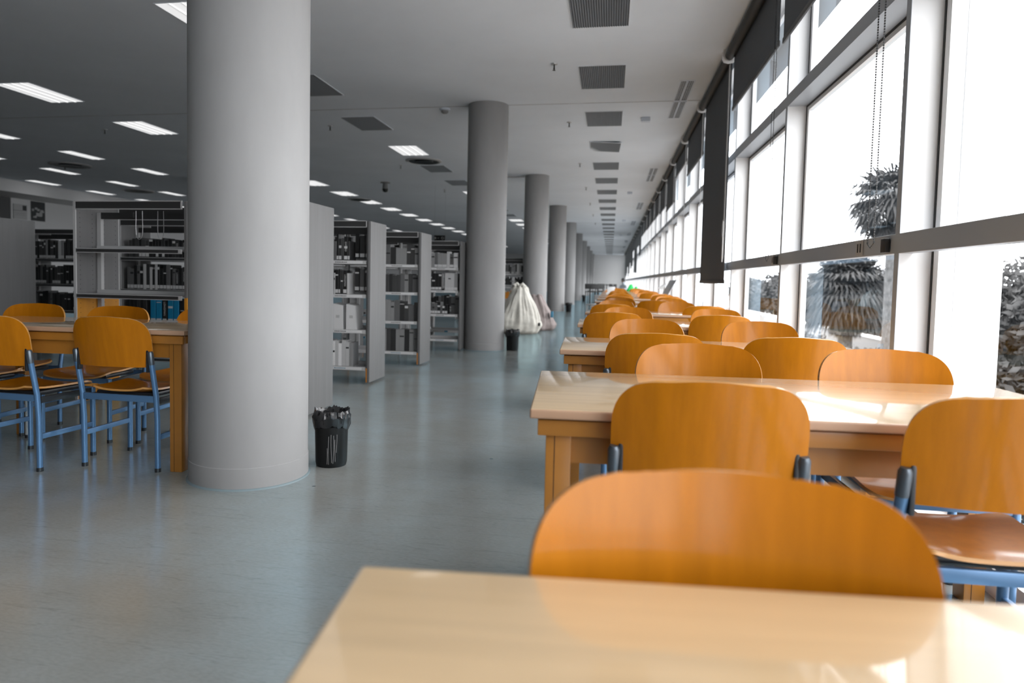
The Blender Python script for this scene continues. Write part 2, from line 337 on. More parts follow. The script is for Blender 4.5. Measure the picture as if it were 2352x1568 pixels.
# ------------------------------------------------------------------ ceiling fittings
def panel_mesh(w_, l_, kind):
    r = bpy.data.objects.new('ceiling_panel', None); C.objects.link(r)
    b = MB(); t = .014
    b.box(-w_ / 2 - t, w_ / 2 + t, -l_ / 2 - t, -l_ / 2, -.006, .003).box(-w_ / 2 - t, w_ / 2 + t, l_ / 2, l_ / 2 + t, -.006, .003).box(-w_ / 2 - t, -w_ / 2, -l_ / 2, l_ / 2, -.006, .003).box(w_ / 2, w_ / 2 + t, -l_ / 2, l_ / 2, -.006, .003)
    b.build('frame', M_ceil, r, smooth=False)
    if kind == 'dark':
        b = MB(); n = 24
        pts = []
        for i in range(n * 2 + 1): pts.append((-w_ / 2 + w_ * i / (2 * n), -.002 if i % 2 else -.012))
        for (xa, za), (xb, zb) in zip(pts, pts[1:]): b.quad((xa, -l_ / 2, za), (xb, -l_ / 2, zb), (xb, l_ / 2, zb), (xa, l_ / 2, za))
        b.build('ribbed_face', M_panel, r, smooth=False)
    else:
        b = MB(); b.box(-w_ / 2, w_ / 2, -l_ / 2, l_ / 2, -.004, 0); b.build('diffuser', M_lamp, r, smooth=False)
        b = MB(); q = 3 if w_ > .4 else 1
        for i in range(q): x = -w_ / 2 + w_ * (i + 1) / (q + 1); b.box(x - .012, x + .012, -l_ / 2, l_ / 2, -.016, -.0045, .003, 1)
        b.build('rib', M_lamprib, r, smooth=False)
    return r
pd = panel_mesh(.592, 1.04, 'dark'); plt = panel_mesh(.60, 1.08, 'lit'); pn = panel_mesh(.36, 1.1, 'lit')
pdt, pltt, pnt = tree_of(pd), tree_of(plt), tree_of(pn)
used = set()
def put(proto, tr, loc, label, cat, group, name='ceiling_panel'):
    if proto.name not in used:
        used.add(proto.name); proto.location = loc; proto['category'] = cat; tag(proto, label, cat, group); return proto
    o = dup(proto, loc, 0, label, group, tr); o['category'] = cat; o.name = name; return o
plt.name = 'ceiling_lamp'; pn.name = 'narrow_ceiling_lamp'
used_n = {}
for k in range(27):
    y = 6.60 + .52 + 2.3965 * k
    if y > YEND - 1: break
    o = put(pd, pdt, (-.19, y, ZC), 'dark ribbed ceiling panel near the windows, %s of its row from the camera' % nth(k), 'ceiling panel', 'dark ceiling panels along the windows')
    if k == 3: o.rotation_euler = (math.radians(1.2), math.radians(3.0), math.radians(1.5)); o.location.z -= .012; o['label'] = 'dark ribbed ceiling panel near the windows hanging crooked from one corner'
Bk = ['lit', 'dark', 'dark', 'lit', 'dark', 'dark', 'lit', 'dark', 'dark', 'dark', 'lit', 'lit']
for k in range(23):
    y = [6.98, 9.47, 11.88, 14.45, 16.88, 19.35][k] if k < 6 else 19.35 + 2.44 * (k - 5)
    kd = Bk[k % 12]
    if y > YEND - 1: break
    if kd == 'lit': put(plt, pltt, (-4.39, y, ZC), 'lit lamp just inside the columns, %s place of that ceiling row' % nth(k), 'ceiling lamp', 'lit lamps over the aisle edge', 'ceiling_lamp')
    else: put(pd, pdt, (-4.39, y, ZC), 'dark ceiling panel just inside the columns, %s of its row from the camera' % nth(k), 'ceiling panel', 'dark ceiling panels inside the columns')
for k in range(20):
    y = 9.38 + 2.47 * k
    put(plt, pltt, (-8.82, y, ZC), 'wide lit lamp over the book stacks, %s of its row from the camera' % nth(k), 'ceiling lamp', 'wide lit lamps over the book stacks', 'ceiling_lamp')
for j, (x, y0) in enumerate(((-12.47, 12.0), (-15.1, 14.25), (-17.65, 16.4))):
    for k in range(12):
        put(pn, pnt, (x, y0 + 2.45 * k, ZC), 'narrow lit strip lamp, %s of the %s narrow row from the aisle' % (nth(k), ORD[j]), 'ceiling lamp', 'narrow strip lamps at the back', 'narrow_ceiling_lamp')
M_fit = mat('cool_white_fitting', (.66, .72, .80), .5)
# slotted air vents by the windows
vp = thing('air_vent', 'slotted double air vent in the ceiling by the blinds', 'vent')
b = MB()
for y0, y1 in ((-1.08, -.03), (.03, 1.08)):
    b.box(-.105, .105, y0, y0 + .02, -.008, .002).box(-.105, .105, y1 - .02, y1, -.008, .002).box(-.105, -.085, y0 + .02, y1 - .02, -.008, .002).box(.085, .105, y0 + .02, y1 - .02, -.008, .002).box(-.01, .01, y0 + .02, y1 - .02, -.008, .002)
b.build('frame', M_fit, vp, smooth=False)
b = MB().box(-.085, .085, -1.06, -.05, -.001, .001).box(-.085, .085, .05, 1.06, -.001, .001); b.build('dark_gap', M_black, vp, smooth=False)
b = MB()
for y0 in (-1.05, .06):
    for i in range(14): b.box(-.085, .085, y0 + i * .071, y0 + i * .071 + .009, -.004, -.001)
    for i in range(6): b.box(-.07 + i * .027, -.066 + i * .027, y0, y0 + .98, -.0035, -.0012)
b.build('slat', M_fit, vp, smooth=False)
vt = tree_of(vp)
for k in range(8):
    y = 10.86 + 7.313 * k; L_ = 'slotted double air vent by the blinds, %s of the row from the camera' % nth(k)
    if k == 0: vp.location = (.955, y, ZC); vp['label'] = L_; vp['group'] = 'air vents along the windows'
    else: dup(vp, (.955, y, ZC), 0, L_, 'air vents along the windows', vt)
# sprinklers, detectors, round diffusers, dome camera, hanging sign
sp_ = thing('sprinkler', '', 'sprinkler')
MB().lathe([(.045, 0), (.042, -.008), (.02, -.012)], 16).build('escutcheon', M_alu, sp_)
MB().lathe([(.009, -.01), (.009, -.05), (.013, -.055), (.006, -.075), (.02, -.078), (.02, -.082)], 12).build('head', M_black, sp_)
st = tree_of(sp_); first = True
spots = [(-.79, y, 'between the aisle columns and the dark panels') for y in (8.87, 12.1, 16.3, 20.4, 24.5, 28.6, 32.7)] + [(-5.16, y, 'above the front bookcases') for y in (12.0, 16.3, 20.8)] + [(-9.76, 11.9, 'beside the second wide lamp'), (-14.29, 15.95, 'under the round diffuser far left')]
cnt = {}
for x, y, s_ in spots:
    i = cnt.get(s_, 0); cnt[s_] = i + 1; lab = 'small ceiling sprinkler head %s, %s from the camera' % (s_, nth(i))
    if first: sp_.location = (x, y, ZC); sp_['label'] = lab; sp_['group'] = 'ceiling sprinklers'; first = False
    else: dup(sp_, (x, y, ZC), 0, lab, 'ceiling sprinklers', st)
sd = thing('smoke_detector', 'round smoke detector left of the second column', 'smoke detector', (-2.74, 10.98, ZC))
MB().lathe([(.085, 0), (.085, -.02), (.06, -.03)], 24).build('base', M_fit, sd); MB().lathe([(.06, -.03), (.058, -.055), (.035, -.075), (.01, -.08)], 24).build('cap', grey('detector_grey', .3), sd)
ld = tag(MB().box(-.075, .075, -.06, .06, -.07, 0, .008).build('ceiling_sensor', M_fit, loc=(.50, 11.9, ZC)), 'white box sensor on the ceiling beside the crooked panel', 'sensor')
for k in range(1, 4):
    o = ld.copy(); C.objects.link(o); o.location = (.5, 11.9 + 9.6 * k, ZC); tag(o, 'white box sensor further along the ceiling, %s after the closest one' % nth(k - 1), 'sensor', 'ceiling box sensors')
for n_, (x, y, s_, lab) in enumerate([(-4.41, 15.7, .42, 'round dark ceiling diffuser right after the lit lamp'), (-13.9, 15.7, .5, 'round dark ceiling diffuser among the narrow lamps far left'), (-8.88, 23.3, .42, 'round dark ceiling diffuser behind the fourth wide lamp'), (-4.3, 38.0, .42, 'round dark diffuser seen between second and third columns'), (-15.8, 20.8, .5, 'faint round diffuser close to the bulkhead')]):
    t_ = thing('round_diffuser', lab, 'ceiling diffuser', (x, y, ZC), 0, 'round ceiling diffusers')
    MB().lathe([(s_, -.001), (s_, -.02), (s_ - .04, -.035), (s_ - .05, -.002)], 40).build('rim', M_shelfm, t_)
    MB().lathe([(s_ - .06, -.004), (s_ - .08, -.035), (s_ * .55, -.012), (s_ * .5, -.04), (s_ * .25, -.015), (.02, -.03)], 40).build('cone', M_black, t_)
dc = thing('dome_camera', 'dark dome camera hanging from the ceiling over the bookcases', 'security camera', (-6.54, 19.2, ZC))
MB().lathe([(.14, 0), (.14, -.02), (.075, -.03), (.085, -.19)], 24).build('housing', grey('camera_grey', .18), dc); MB().lathe([(.085, -.19), (.085, -.22), (.06, -.27), (.01, -.29)], 24).build('dome', M_black, dc)
sg = thing('hanging_sign', 'small black hanging sign above the rear bookcase', 'sign', (-5.09, 20, 2.26))
MB().box(-.17, .17, -.02, .02, 0, .16, .004).build('board', M_black, sg)
MB().box(-.1615, -.16, -.001, .001, .16, ZC - 2.26).box(.16, .1615, -.001, .001, .16, ZC - 2.26).build('hanger', M_gasket, sg, smooth=False)
b = MB(); b.tube([(.095 + .035 * math.cos(a), -.024, .08 + .035 * math.sin(a)) for a in [2 * PI * k / 16 for k in range(16)]], .006, 6, closed=True).box(-.15, -.11, -.023, -.02, .05, .11).box(-.07, -.01, -.023, -.02, .075, .085)
b.build('sign_symbol', grey('sign_mark', .3), sg)
cab = tag(MB().tube([(-3.0, 18.0, ZC - .03), (-2.6, 18.05, ZC - .05), (-2.32, 18.1, ZC - .03)], .02, 8).build('ceiling_cable', M_shelfm), 'short grey cable at the top of the third column', 'cable')

# ------------------------------------------------------------------ blinds
BZ = [3.10, 3.10, 3.10, 3.10, 3.135, 3.17, 1.137, 3.135, 3.45, 2.95, 3.12, 3.17, 3.2, 3.2, 3.25, 3.25, 2.45, 3.0, 1.66, 1.72, 3.1, 2.2, 2.1, 2.6, 1.8, 1.6, 2.4, 1.9, 1.7, 1.6, 1.8]
XR = 1.305
for k in range(3, 31):
    y0, y1 = FY[k] + .06, FY[k] + PITCH_F - .06
    if y1 > YEND: break
    zb = BZ[k]
    desc = 'long dark roller blind pulled down past the window rail' if k == 6 else 'dark roller blind covering the top of the %s window bay from the camera' % nth(k - 3)
    t_ = thing('roller_blind', desc, 'blind', (XR, y0, 0), 0, 'roller blinds along the window wall'); ln = y1 - y0
    MB().tube([(0, 0, ZC - .068), (0, ln, ZC - .068)], .055, 20).build('roller_tube', M_roller, t_)
    MB().box(.047, .052, .02, ln - .02, zb + .03, ZC - .07).build('fabric', M_blind, t_, smooth=False)
    MB().box(.040, .058, .015, ln - .015, zb, zb + .045, .004).build('hem_bar', grey('hem_bar_grey', .045, .5) if k == 3 else MATS['hem_bar_grey'], t_)
    for q in (-.02, ln + .005):
        b = MB(); prof = [(-.075, ZC), (.075, ZC), (.085, ZC - .10), (.055, ZC - .125), (0, ZC - .135), (-.055, ZC - .12), (-.075, ZC - .08)]
        v0 = [b.bm.verts.new((x, q, z)) for x, z in prof]; v1 = [b.bm.verts.new((x, q + .014, z)) for x, z in prof]
        b.bm.faces.new(v0); b.bm.faces.new(v1[::-1])
        for i in range(len(prof)): b.bm.faces.new((v0[i], v0[(i + 1) % len(prof)], v1[(i + 1) % len(prof)], v1[i]))
        b.build('bracket', M_white, t_, smooth=False)
    b = MB(); zc_ = 1.45 if k != 6 else 1.46; dy = .05
    if k in (4, 5, 3):
        for s_ in (-.04, .05):
            z = 1.36
            while z < ZC - .1:
                b.box(.03 - .003, .03 + .003, dy + s_ - .003, dy + s_ + .003, z, z + .0095); z += .0135
        b.tube([(.03, dy - .04, 1.36), (.03, dy + .005, 1.335), (.03, dy + .05, 1.36)], .003, 5); b.build('bead_chain', M_chain, t_, smooth=False)
        MB().box(.088, .112, dy - .03, dy + .035, 1.312, 1.385, .004).build('chain_holder', M_gasket, t_)
    else:
        b.tube([(.03, dy - .02, ZC - .1), (.03, dy - .02, zc_), (.03, dy - .005, zc_ - .02), (.03, dy + .025, zc_ - .02), (.03, dy + .04, zc_), (.03, dy + .04, ZC - .1)], .0025, 5)
        b.build('bead_chain', MATS['white_frame'], t_)
    if k == 6:
        b = MB(); b.tube([(.02, dy + .0 + .035 * math.sin(a), 1.80 + .11 * math.cos(a)) for a in [2 * PI * i / 20 for i in range(20)]], .004, 6, closed=True)
        b.tube([(.02, dy - .02, 1.7), (.02, dy - .02, 1.40)], .006, 6); b.build('cord_loop', M_white, t_)
# sockets on the rail
for i, y in enumerate((4.30, 6.45, 8.9, 11.3)):
    t_ = thing('rail_socket', 'small grey twin-slot plate on the window rail, %s along from the camera' % nth(i), 'socket', (XF - .001, y, 1.31), 0, 'slot plates on the window rail')
    MB().box(-.006, 0, -.055, .055, .003, .09, .002).build('plate', grey('plate_grey', .34, .4) if i == 0 else MATS['plate_grey'], t_)
    MB().box(-.0075, -.006, -.03, -.012, .02, .07, .001, 1).box(-.0075, -.006, .012, .03, .02, .07, .001, 1).build('slot', M_gasket, t_)

# ------------------------------------------------------------------ furniture: tables
M_groove = mat('dark_groove', (.06, .025, .006), .7)
def make_table(L_, D_, Ht):
    t = thing('reading_table', 'x', 'table')
    b = MB(); b.box(0, L_, 0, D_, Ht - .027, Ht, .006, 3)
    o = b.build('tabletop', [M_top, M_topedge], t)
    for p in o.data.polygons:
        if abs(p.normal.z) < .75: p.material_index = 1
    i = .022
    b = MB(); b.box(i, L_ - i, i, i + .03, Ht - .078, Ht - .033, .004).box(i, L_ - i, D_ - i - .03, D_ - i, Ht - .078, Ht - .033, .004).box(i, i + .03, i + .03, D_ - i - .03, Ht - .078, Ht - .033, .004).box(L_ - i - .03, L_ - i, i + .03, D_ - i - .03, Ht - .078, Ht - .033, .004)
    b.build('support_rail', M_frame, t)
    MB().box(i + .02, L_ - i - .02, i + .02, D_ - i - .02, Ht - .034, Ht - .0265).build('under_panel', M_frame, t, smooth=False)
    lw = .072; e = .045
    b = MB(); b.box(e + lw, L_ - e - lw, e + .012, e + .034, Ht - .16, Ht - .078).box(e + lw, L_ - e - lw, D_ - e - .034, D_ - e - .012, Ht - .16, Ht - .078)
    b.build('apron', M_frame, t, smooth=False)
    b = MB(); b.box(e + .012, e + .034, e + lw, D_ - e - lw, Ht - .16, Ht - .078).box(L_ - e - .034, L_ - e - .012, e + lw, D_ - e - lw, Ht - .16, Ht - .078)
    b.build('end_apron', M_frame, t, smooth=False)
    for x in (e, L_ - e - lw):
        for y in (e, D_ - e - lw): b = MB(); b.box(x, x + lw, y, y + lw, 0, Ht - .078, .004); b.mi = 1; b.box(x + .024, x + .0265, y - .0006, y + .002, .002, Ht - .08).box(x + .024, x + .0265, y + lw - .002, y + lw + .0006, .002, Ht - .08); b.build('leg', [M_frame, M_groove], t)
    return t
R = math.radians
TBL = [(-.294, -.035, 5.5), (-.211, 1.872, 3.6), (-.252, 3.56, 2.0), (-.263, 5.72, 1.2), (-.28, 7.90, .8), (-.27, 10.0, 1.0), (-.27, 12.35, 0), (-.27, 14.6, .8), (-.28, 16.8, 0), (-.27, 19.0, 1), (-.27, 21.2, 0), (-.27, 23.4, 0), (-.27, 25.6, .6), (-.27, 27.8, 0)]
tb = make_table(1.66, .825, .775); tt = tree_of(tb)
for k, (x, y, a) in enumerate(TBL):
    if k == 0: a = 5.0
    lab = ['pale beech reading table in front of the camera, its far left corner in view', 'pale beech reading table with the window reflected in its top, second row'][k] if k < 2 else 'pale beech reading table by the windows, %s row from the camera' % nth(k)
    if k == 0: tb.location = (x, y, 0); tb.rotation_euler.z = R(a); tag(tb, lab, 'table', 'reading tables by the windows')
    else: dup(tb, (x, y, 0), R(a), lab, 'reading tables by the windows', tt)
# the first table's far left corner sits at (-.294, .79)
tb.location = (-.294 + .825 * math.sin(R(5.0)), .79 - .825 * math.cos(R(5.0)), 0)
lt = make_table(1.70, .78, .812); lt.location = (-2.325 - 1.70 * math.cos(R(2.5)), 3.425 - 1.7 * math.sin(R(2.5)), 0); lt.rotation_euler.z = R(2.5)
tag(lt, 'pale beech reading table standing left of the nearest column', 'table')

# ------------------------------------------------------------------ furniture: chairs
def make_chair():
    t = thing('plywood_chair', 'x', 'chair')
    px, yr, yf, r_ = .240, -.185, .19, .0155
    rake = -.060
    for s_ in (-1, 1):
        b = MB(); b.tube([(s_ * px, yr, .012), (s_ * px, yr - .002, .30), (s_ * px, yr - .012, .44), (s_ * px, yr + rake * .8, .62)], r_, 14)
        lg = b.build('rear_leg', M_blue, t)
        MB().tube([(s_ * px, yr, 0), (s_ * px, yr, .022)], r_ + .002, 14).build('rubber_foot', M_cap, lg)
        MB().tube([(s_ * px, yr + rake * .8, .62), (s_ * px, yr + rake * .97, .684), (s_ * px, yr + rake, .694)], [r_ + .0015, r_ + .0015, r_ - .004], 14).build('post_cap', M_ferr, lg)
        b = MB(); b.tube([(s_ * px, yf, .012), (s_ * px, yf, .425)], r_, 14); lg = b.build('front_leg', M_blue, t)
        MB().tube([(s_ * px, yf, 0), (s_ * px, yf, .022)], r_ + .002, 14).build('rubber_foot', M_cap, lg)
        MB().box(s_ * px - .009, s_ * px + .009, yr + .01, yf - .01, .182, .212, .004).build('side_stretcher', M_blue, t)
        MB().box(s_ * (px - .006) - .009, s_ * (px - .006) + .009, yr + .012, yf, .385, .42, .003).build('side_rail', M_cap, t)
        MB().box(s_ * .222 - .006, s_ * .222 + .006, yr + rake - .004, yr + rake + .028, .575, .70, .003).build('back_bracket', M_cap, t)
    MB().box(-px + .01, px - .01, yr - .022, yr - .002, .398, .436, .005).build('rear_rail', M_blue, t)
    MB().box(-px + .01, px - .01, yf - .012, yf + .010, .395, .427, .005).build('front_rail', M_blue, t)
    MB().box(-.19, .19, -.15, .15, .418, .444, .01).build('seat_plate', M_cap, t)
    # seat: dished plywood
    g = []; n = 15
    for i in range(n):
        v = i / (n - 1); y = -.205 + .43 * v
        hw = .196 + .04 * v; c = 1.0
        if v < .12: c = 1 - .18 * (1 - v / .12) ** 2
        if v > .86: c = 1 - .14 * ((v - .86) / .14) ** 2
        row = []
        for j in range(15):
            u = j / 14 * 2 - 1; x = u * hw * c
            z = .449 + .018 * abs(u) ** 3 + .012 * max(0, .18 - v) / .18 - .022 * max(0, (v - .8) / .2) ** 2 - .006 * math.sin(PI * v)
            row.append((x, y + (.012 * (1 - u * u) if v > .9 else (-.008 * (1 - u * u) if v < .06 else 0)), z))
        g.append(row)
    MB().shell(g, .011).build('seat', [M_chairw, M_edge], t, ang=50)
    # backrest: curved plywood with rounded upper corners
    z0, z1 = .603, .885; g = []; n = 26
    for i in range(n):
        v = math.sin(i / (n - 1) * PI / 2); hh = v
        if hh < .34: hw = .226 + (.248 - .226) * math.sin(hh / .34 * PI / 2)
        else: q = max(0, (hh - .48) / .52); hw = .248 - .112 * (1 - max(0.0, 1 - q ** 2.5) ** (1 / 2.5))
        row = []
        for j in range(23):
            u = j / 22 * 2 - 1; x = u * hw
            zz = z0 + (z1 - z0) * hh - .006 * (x / .1) ** 2 * max(0, hh - .6) / .4 * (1 if abs(x) < .1 else (.1 / abs(x)) ** 1.0)
            if i == n - 1 or hh > .93: pass
            y = yr + rake + 0.022 - .048 * (1 - (x / .25) ** 2) - .15 * (zz - .64)
            row.append((x, y, zz))
        g.append(row)
    MB().shell(g, .011).build('backrest', [M_chairw, M_edge], t, ang=50)
    return t
ch = make_chair(); ct = tree_of(ch); first = True
def place(xt, yt, ang, label, group, s=1.0, facing=1):
    """xt, yt: where the middle of the backrest's top edge stands; facing 1 = sitter looks away from the camera"""
    global first
    a = R(ang) + (0 if facing == 1 else PI)
    off = Vector((0, -.302)); ox = -off.y * math.sin(a) * 1; oy = off.y * math.cos(a)
    loc = (xt - s * (-off.y * math.sin(a)), yt - s * oy, 0)
    if first: first = False; ch.location = loc; ch.rotation_euler.z = a; ch.scale = (s,) * 3; tag(ch, label, 'chair', group); return ch
    o = dup(ch, loc, a, label, group, ct); o.scale = (s,) * 3; return o
G1 = 'orange plywood chairs at the window tables'
place(.153, .93, 2, 'large blurred orange plywood chair facing the camera across the closest table', G1, 1.0, -1)
CH = [(.262, 1.79, 0, 1, 'orange plywood chair tucked under the aisle end of the second table'), (.965, 1.755, 2, 1, 'orange plywood chair at the second table with its glossy seat in view by the window'),
      (.358, 2.92, 0, -1, 'orange plywood chair facing us behind the second table, aisle side'), (1.068, 2.955, 2, -1, 'orange plywood chair facing us behind the second table, window side'),
      (.232, 3.44, 0, 1, 'orange plywood chair with its back to us at the third table, aisle side'), (.888, 3.46, 0, 1, 'orange plywood chair with its back to us at the third table, window side'),
      (.249, 4.77, 0, -1, 'orange plywood chair facing us behind the third table, aisle side'), (.991, 4.85, 0, -1, 'orange plywood chair facing us behind the third table, window side'),
      (.033, 5.66, 0, 1, 'orange plywood chair with its back to us at the fourth table, aisle end'), (.88, 5.66, 0, 1, 'orange plywood chair with its back to us at the fourth table, window end'),
      (.175, 6.97, 0, -1, 'orange plywood chair facing us behind the fourth table, aisle end'), (1.035, 7.06, 0, -1, 'orange plywood chair facing us behind the fourth table, window end'),
      (.025, 7.77, 0, 1, 'orange plywood chair with its back to us at the fifth table, aisle end'), (1.05, 7.9, 0, 1, 'orange plywood chair with its back to us at the fifth table, window end'),
      (.082, 9.44, 0, -1, 'orange plywood chair facing us behind the fifth table, aisle end'), (.873, 9.33, 0, -1, 'orange plywood chair facing us behind the fifth table, window end'),
      (.62, 9.80, 0, 1, 'orange plywood chair with its back to us at the middle of the sixth table')]
for x, y, a, f_, lab in CH: place(x, y, a, lab, G1, 1, f_)
rows = ['sixth', 'seventh', 'eighth', 'ninth', 'tenth', 'eleventh', 'twelfth', 'thirteenth', 'fourteenth']
rnd = random.Random(3)
for i, r_ in enumerate(rows):
    y = TBL[5 + i][1]
    for side, x in (('aisle', .2), ('window', 1.0)):
        x += rnd.uniform(-.1, .1)
        if not (i == 0): place(x, y - .1 + rnd.uniform(-.08, .02), rnd.uniform(-3, 3), 'orange plywood chair with its back to us at the %s table, %s side' % (r_, side), G1, 1, 1)
        place(x + rnd.uniform(-.08, .08), y + 1.0 + rnd.uniform(0, .12), rnd.uniform(-3, 3), 'orange plywood chair facing us behind the %s table, %s side' % (r_, side), G1, 1, -1)
G2 = 'orange plywood chairs at the left table'
place(-2.75, 3.335, -1, 'orange plywood chair on blue legs pushed in beside the column table leg', G2)
place(-3.39, 3.20, -4, 'orange plywood chair cut by the frame edge at the left table', G2)
o = place(-4.07, 3.45, 3, 'chair with a pale steel leg, mostly outside the frame on the left', G2)
for c in o.children:
    if c.name.startswith(('rear_leg', 'front_leg')):
        c.data = c.data.copy(); c.data.materials[0] = M_pale
place(-4.225, 4.45, 6, 'orange plywood chair behind the left table, in front of the book-filled case', G2, 1, -1)
place(-3.513, 4.44, 4, 'orange plywood chair behind the left table, in front of the empty bookcase', G2, 1, -1)
place(-2.83, 4.50, 2, 'orange plywood chair behind the left table, half hidden by the column', G2, 1, -1)

# ------------------------------------------------------------------ bookcases
TOPH = 1.713; SH = [.18, .572, .945, 1.30]
def bookcase(xr, y0, wd, label, shelves_f=SH, shelves_b=SH, end_r=False, end_l=True, mat_side=None, name='bookcase', post=True, dark_lab=False):
    """a double-sided unit: xr right edge, y0 front plane, wd width, depth .52"""
    D = .52; ms = mat_side or M_shelfw
    t = thing(name, label, 'bookcase', (xr, y0, 0), 0, 'library bookcases')
    b = MB(); b.box(-wd, -wd + .022, .012, D - .012, .02, TOPH - .005)
    if mat_side:
        b.mi = 1
        for yy in (.05, .19, .33, .47):
            for k in range(34): b.box(-wd + .0215, -wd + .0225, yy - .003, yy + .003, .30 + k * .04, .306 + k * .04)
    b.build('side_panel', [ms, M_gasket], t, smooth=False)
    MB().box(-wd, -wd + .022, 0, .012, .02, TOPH).box(-wd, -wd + .022, D - .012, D, .02, TOPH).build('panel_edge', M_shelfm if not end_r else M_bedge, t, smooth=False)
    if end_r:
        MB().box(-.028, 0, 0, .50, .02, TOPH, .002).build('end_panel', M_shelfw, t)
        MB().box(-.040, -.028, -.004, .50, .02, TOPH).build('end_panel_edge', M_bedge, t, smooth=False)
    else: MB().box(-.022, 0, 0, D, .02, TOPH).build('side_panel', ms, t, smooth=False)
    for f_ in ((0, 1) if True else ()):
        ya, yb = (-.004, .008) if f_ == 0 else (D - .008, D + .004)
        MB().box(-wd + .026, -.046, ya + .003, yb - .003, 1.655, TOPH).build('header_board', M_headd, t, smooth=False)
        b = MB(); b.box(-wd + .024, -.044, ya, yb, 1.648, 1.655).box(-wd + .024, -.044, ya, yb, TOPH - .001, TOPH + .006).box(-wd + .018, -wd + .026, ya, yb, 1.648, TOPH + .006).box(-.052, -.042, ya, yb, 1.648, TOPH + .006)
        b.build('header_frame', M_shelfm, t, smooth=False)
    if post:
        MB().box(-wd + .024, -wd + .062, D / 2 - .018, D / 2 + .018, 0, 1.645).build('upright_post', M_shelfm, t, smooth=False); MB().box(-.082, -.046, D / 2 - .018, D / 2 + .018, 0, 1.645).build('upright_post', M_shelfm, t, smooth=False)
        MB().box(-wd + .062, -.082, D / 2 - .015, D / 2 + .015, 1.59, 1.645).build('cross_bar', M_headd, t, smooth=False)
    for f_, zs in ((0, shelves_f), (1, shelves_b)):
        for z in zs:
            ya, yb = (.006, .235) if f_ == 0 else (.285, D - .006)
            s_ = MB().box(-wd + .026, -.046, ya, yb, z - .012, z).build('shelf', M_shelfm, t, smooth=False)
            yl = (ya - .008, ya) if f_ == 0 else (yb, yb + .008)
            MB().box(-wd + .026, -.046, *yl, z - .036, z + .002).build('shelf_lip', M_shelfm, s_, smooth=False)
            yk = (yb, yb + .008) if f_ == 0 else (ya - .008, ya)
            MB().box(-wd + .026, -.046, *yk, z - .012, z + .032).build('back_lip', M_shelfm, s_, smooth=False)
            if f_ == 0:
                w0 = wd - .072; xa = -wd + .026
                if dark_lab: MB().box(xa + .004, xa + w0 - .03, yl[0] - .002, yl[0], z - .030, z - .004).build('label_strip', M_labd, s_, smooth=False)
                else:
                    q = .12 + .1 * random.random()
                    MB().box(xa + w0 * .35, xa + w0 - .04, yl[0] - .002, yl[0], z - .031, z - .003).build('label_strip', M_lab, s_, smooth=False)
                    lb = MB(); x_ = xa + w0 * .62
                    while x_ < xa + w0 - .22:
                        l_ = random.uniform(.008, .02); lb.box(x_, x_ + l_, yl[0] - .0025, yl[0] - .002, z - .021, z - .013); x_ += l_ + .004
                    lb.box(xa + w0 * .35, xa + w0 * .42, yl[0] - .0025, yl[0] - .002, z - .031, z - .003).build('label_print', M_labc if z < .2 else M_labd, s_, smooth=False)
    return t
nb = [0]
GREY_B = [('black', .010), ('charcoal', .03), ('dark grey', .055), ('grey', .12), ('mid grey', .25), ('pale grey', .48), ('white', .75)]
for n_, v in GREY_B: grey('book_' + n_.replace(' ', '_'), v, .45)
mat('book_blue', (.01, .22, .42), .4); mat('book_yellow', (.62, .5, .22), .5); mat('book_orange', (.75, .28, .03), .5); mat('book_red', (.42, .02, .02), .5)
mat('lettering_white', (.6, .6, .6), .5); mat('lettering_black', (.02, .02, .02), .5)
def book(x, y, z, w_, h_, d_, col, label, grp, lean=0, sticker=True, text=None):
    b = MB(); b.box(-w_ / 2, w_ / 2, 0, .004, 0, h_, .0015, 1).box(-w_ / 2, -w_ / 2 + .002, .004, d_, 0, h_).box(w_ / 2 - .002, w_ / 2, .004, d_, 0, h_)
    b.mi = 1; b.box(-w_ / 2 + .002, w_ / 2 - .002, .004, d_ - .005, .004, h_ - .004)
    if sticker: b.mi = 2; b.box(-w_ / 2 + .002, w_ / 2 - .002, -.001, .0, .012, .05)
    if random.random() < .4: b.mi = 3; zz = random.uniform(.5, .85) * h_; b.box(-w_ / 2 + .003, w_ / 2 - .003, -.0008, 0, zz, zz + random.uniform(.006, .03))
    o = b.build('book', [MATS['book_' + col.replace(' ', '_')], M_page, M_stick, MATS['lettering_white'] if col in ('black', 'charcoal', 'dark grey', 'blue', 'red') else MATS['lettering_black']], smooth=False)
    o.location = (x, y, z + .0005 + abs(math.sin(lean)) * w_ / 2); o.rotation_euler = (0, lean, 0); tag(o, label, 'book', grp); nb[0] += 1
    if text: text_mesh(text, w_ * .62, o, MATS['lettering_white'] if col in ('black', 'charcoal', 'blue', 'dark grey') else MATS['lettering_black'], (0, -.0015, h_ * .58), (PI / 2, PI / 2, 0), 'spine_title')
    return o
def fill(xa, xb, y, z, case, shelf, pal, hr=(.19, .26), wr=(.022, .05), texts=(), gap=.0, sticker=.7, dmax=.19, front=True):
    """a run of standing books from xa to xb; y is the spine plane"""
    x = xb; i = 0; grp = 'books on the %s shelf of the %s' % (shelf, case); texts = list(texts)
    while x > xa + wr[0]:
        w_ = min(random.uniform(*wr), x - xa)
        if w_ < .015: break
        h_ = random.uniform(*hr)
        c = random.choice(pal); tx = None
        if texts and i % 2 == 1: tx = texts.pop(0)
        if tx: w_ = max(w_, .04)
        lab = '%s book, %s shelf of %s, %s from right' % (c, shelf, case, nth(i))
        lean = 0
        book(x - w_ / 2 - .0008, y, z, w_, h_, random.uniform(.14, dmax), c, lab, grp, lean, random.random() < sticker, tx)
        x -= w_ + .0018 + (random.uniform(.01, .05) if random.random() < gap else 0); i += 1
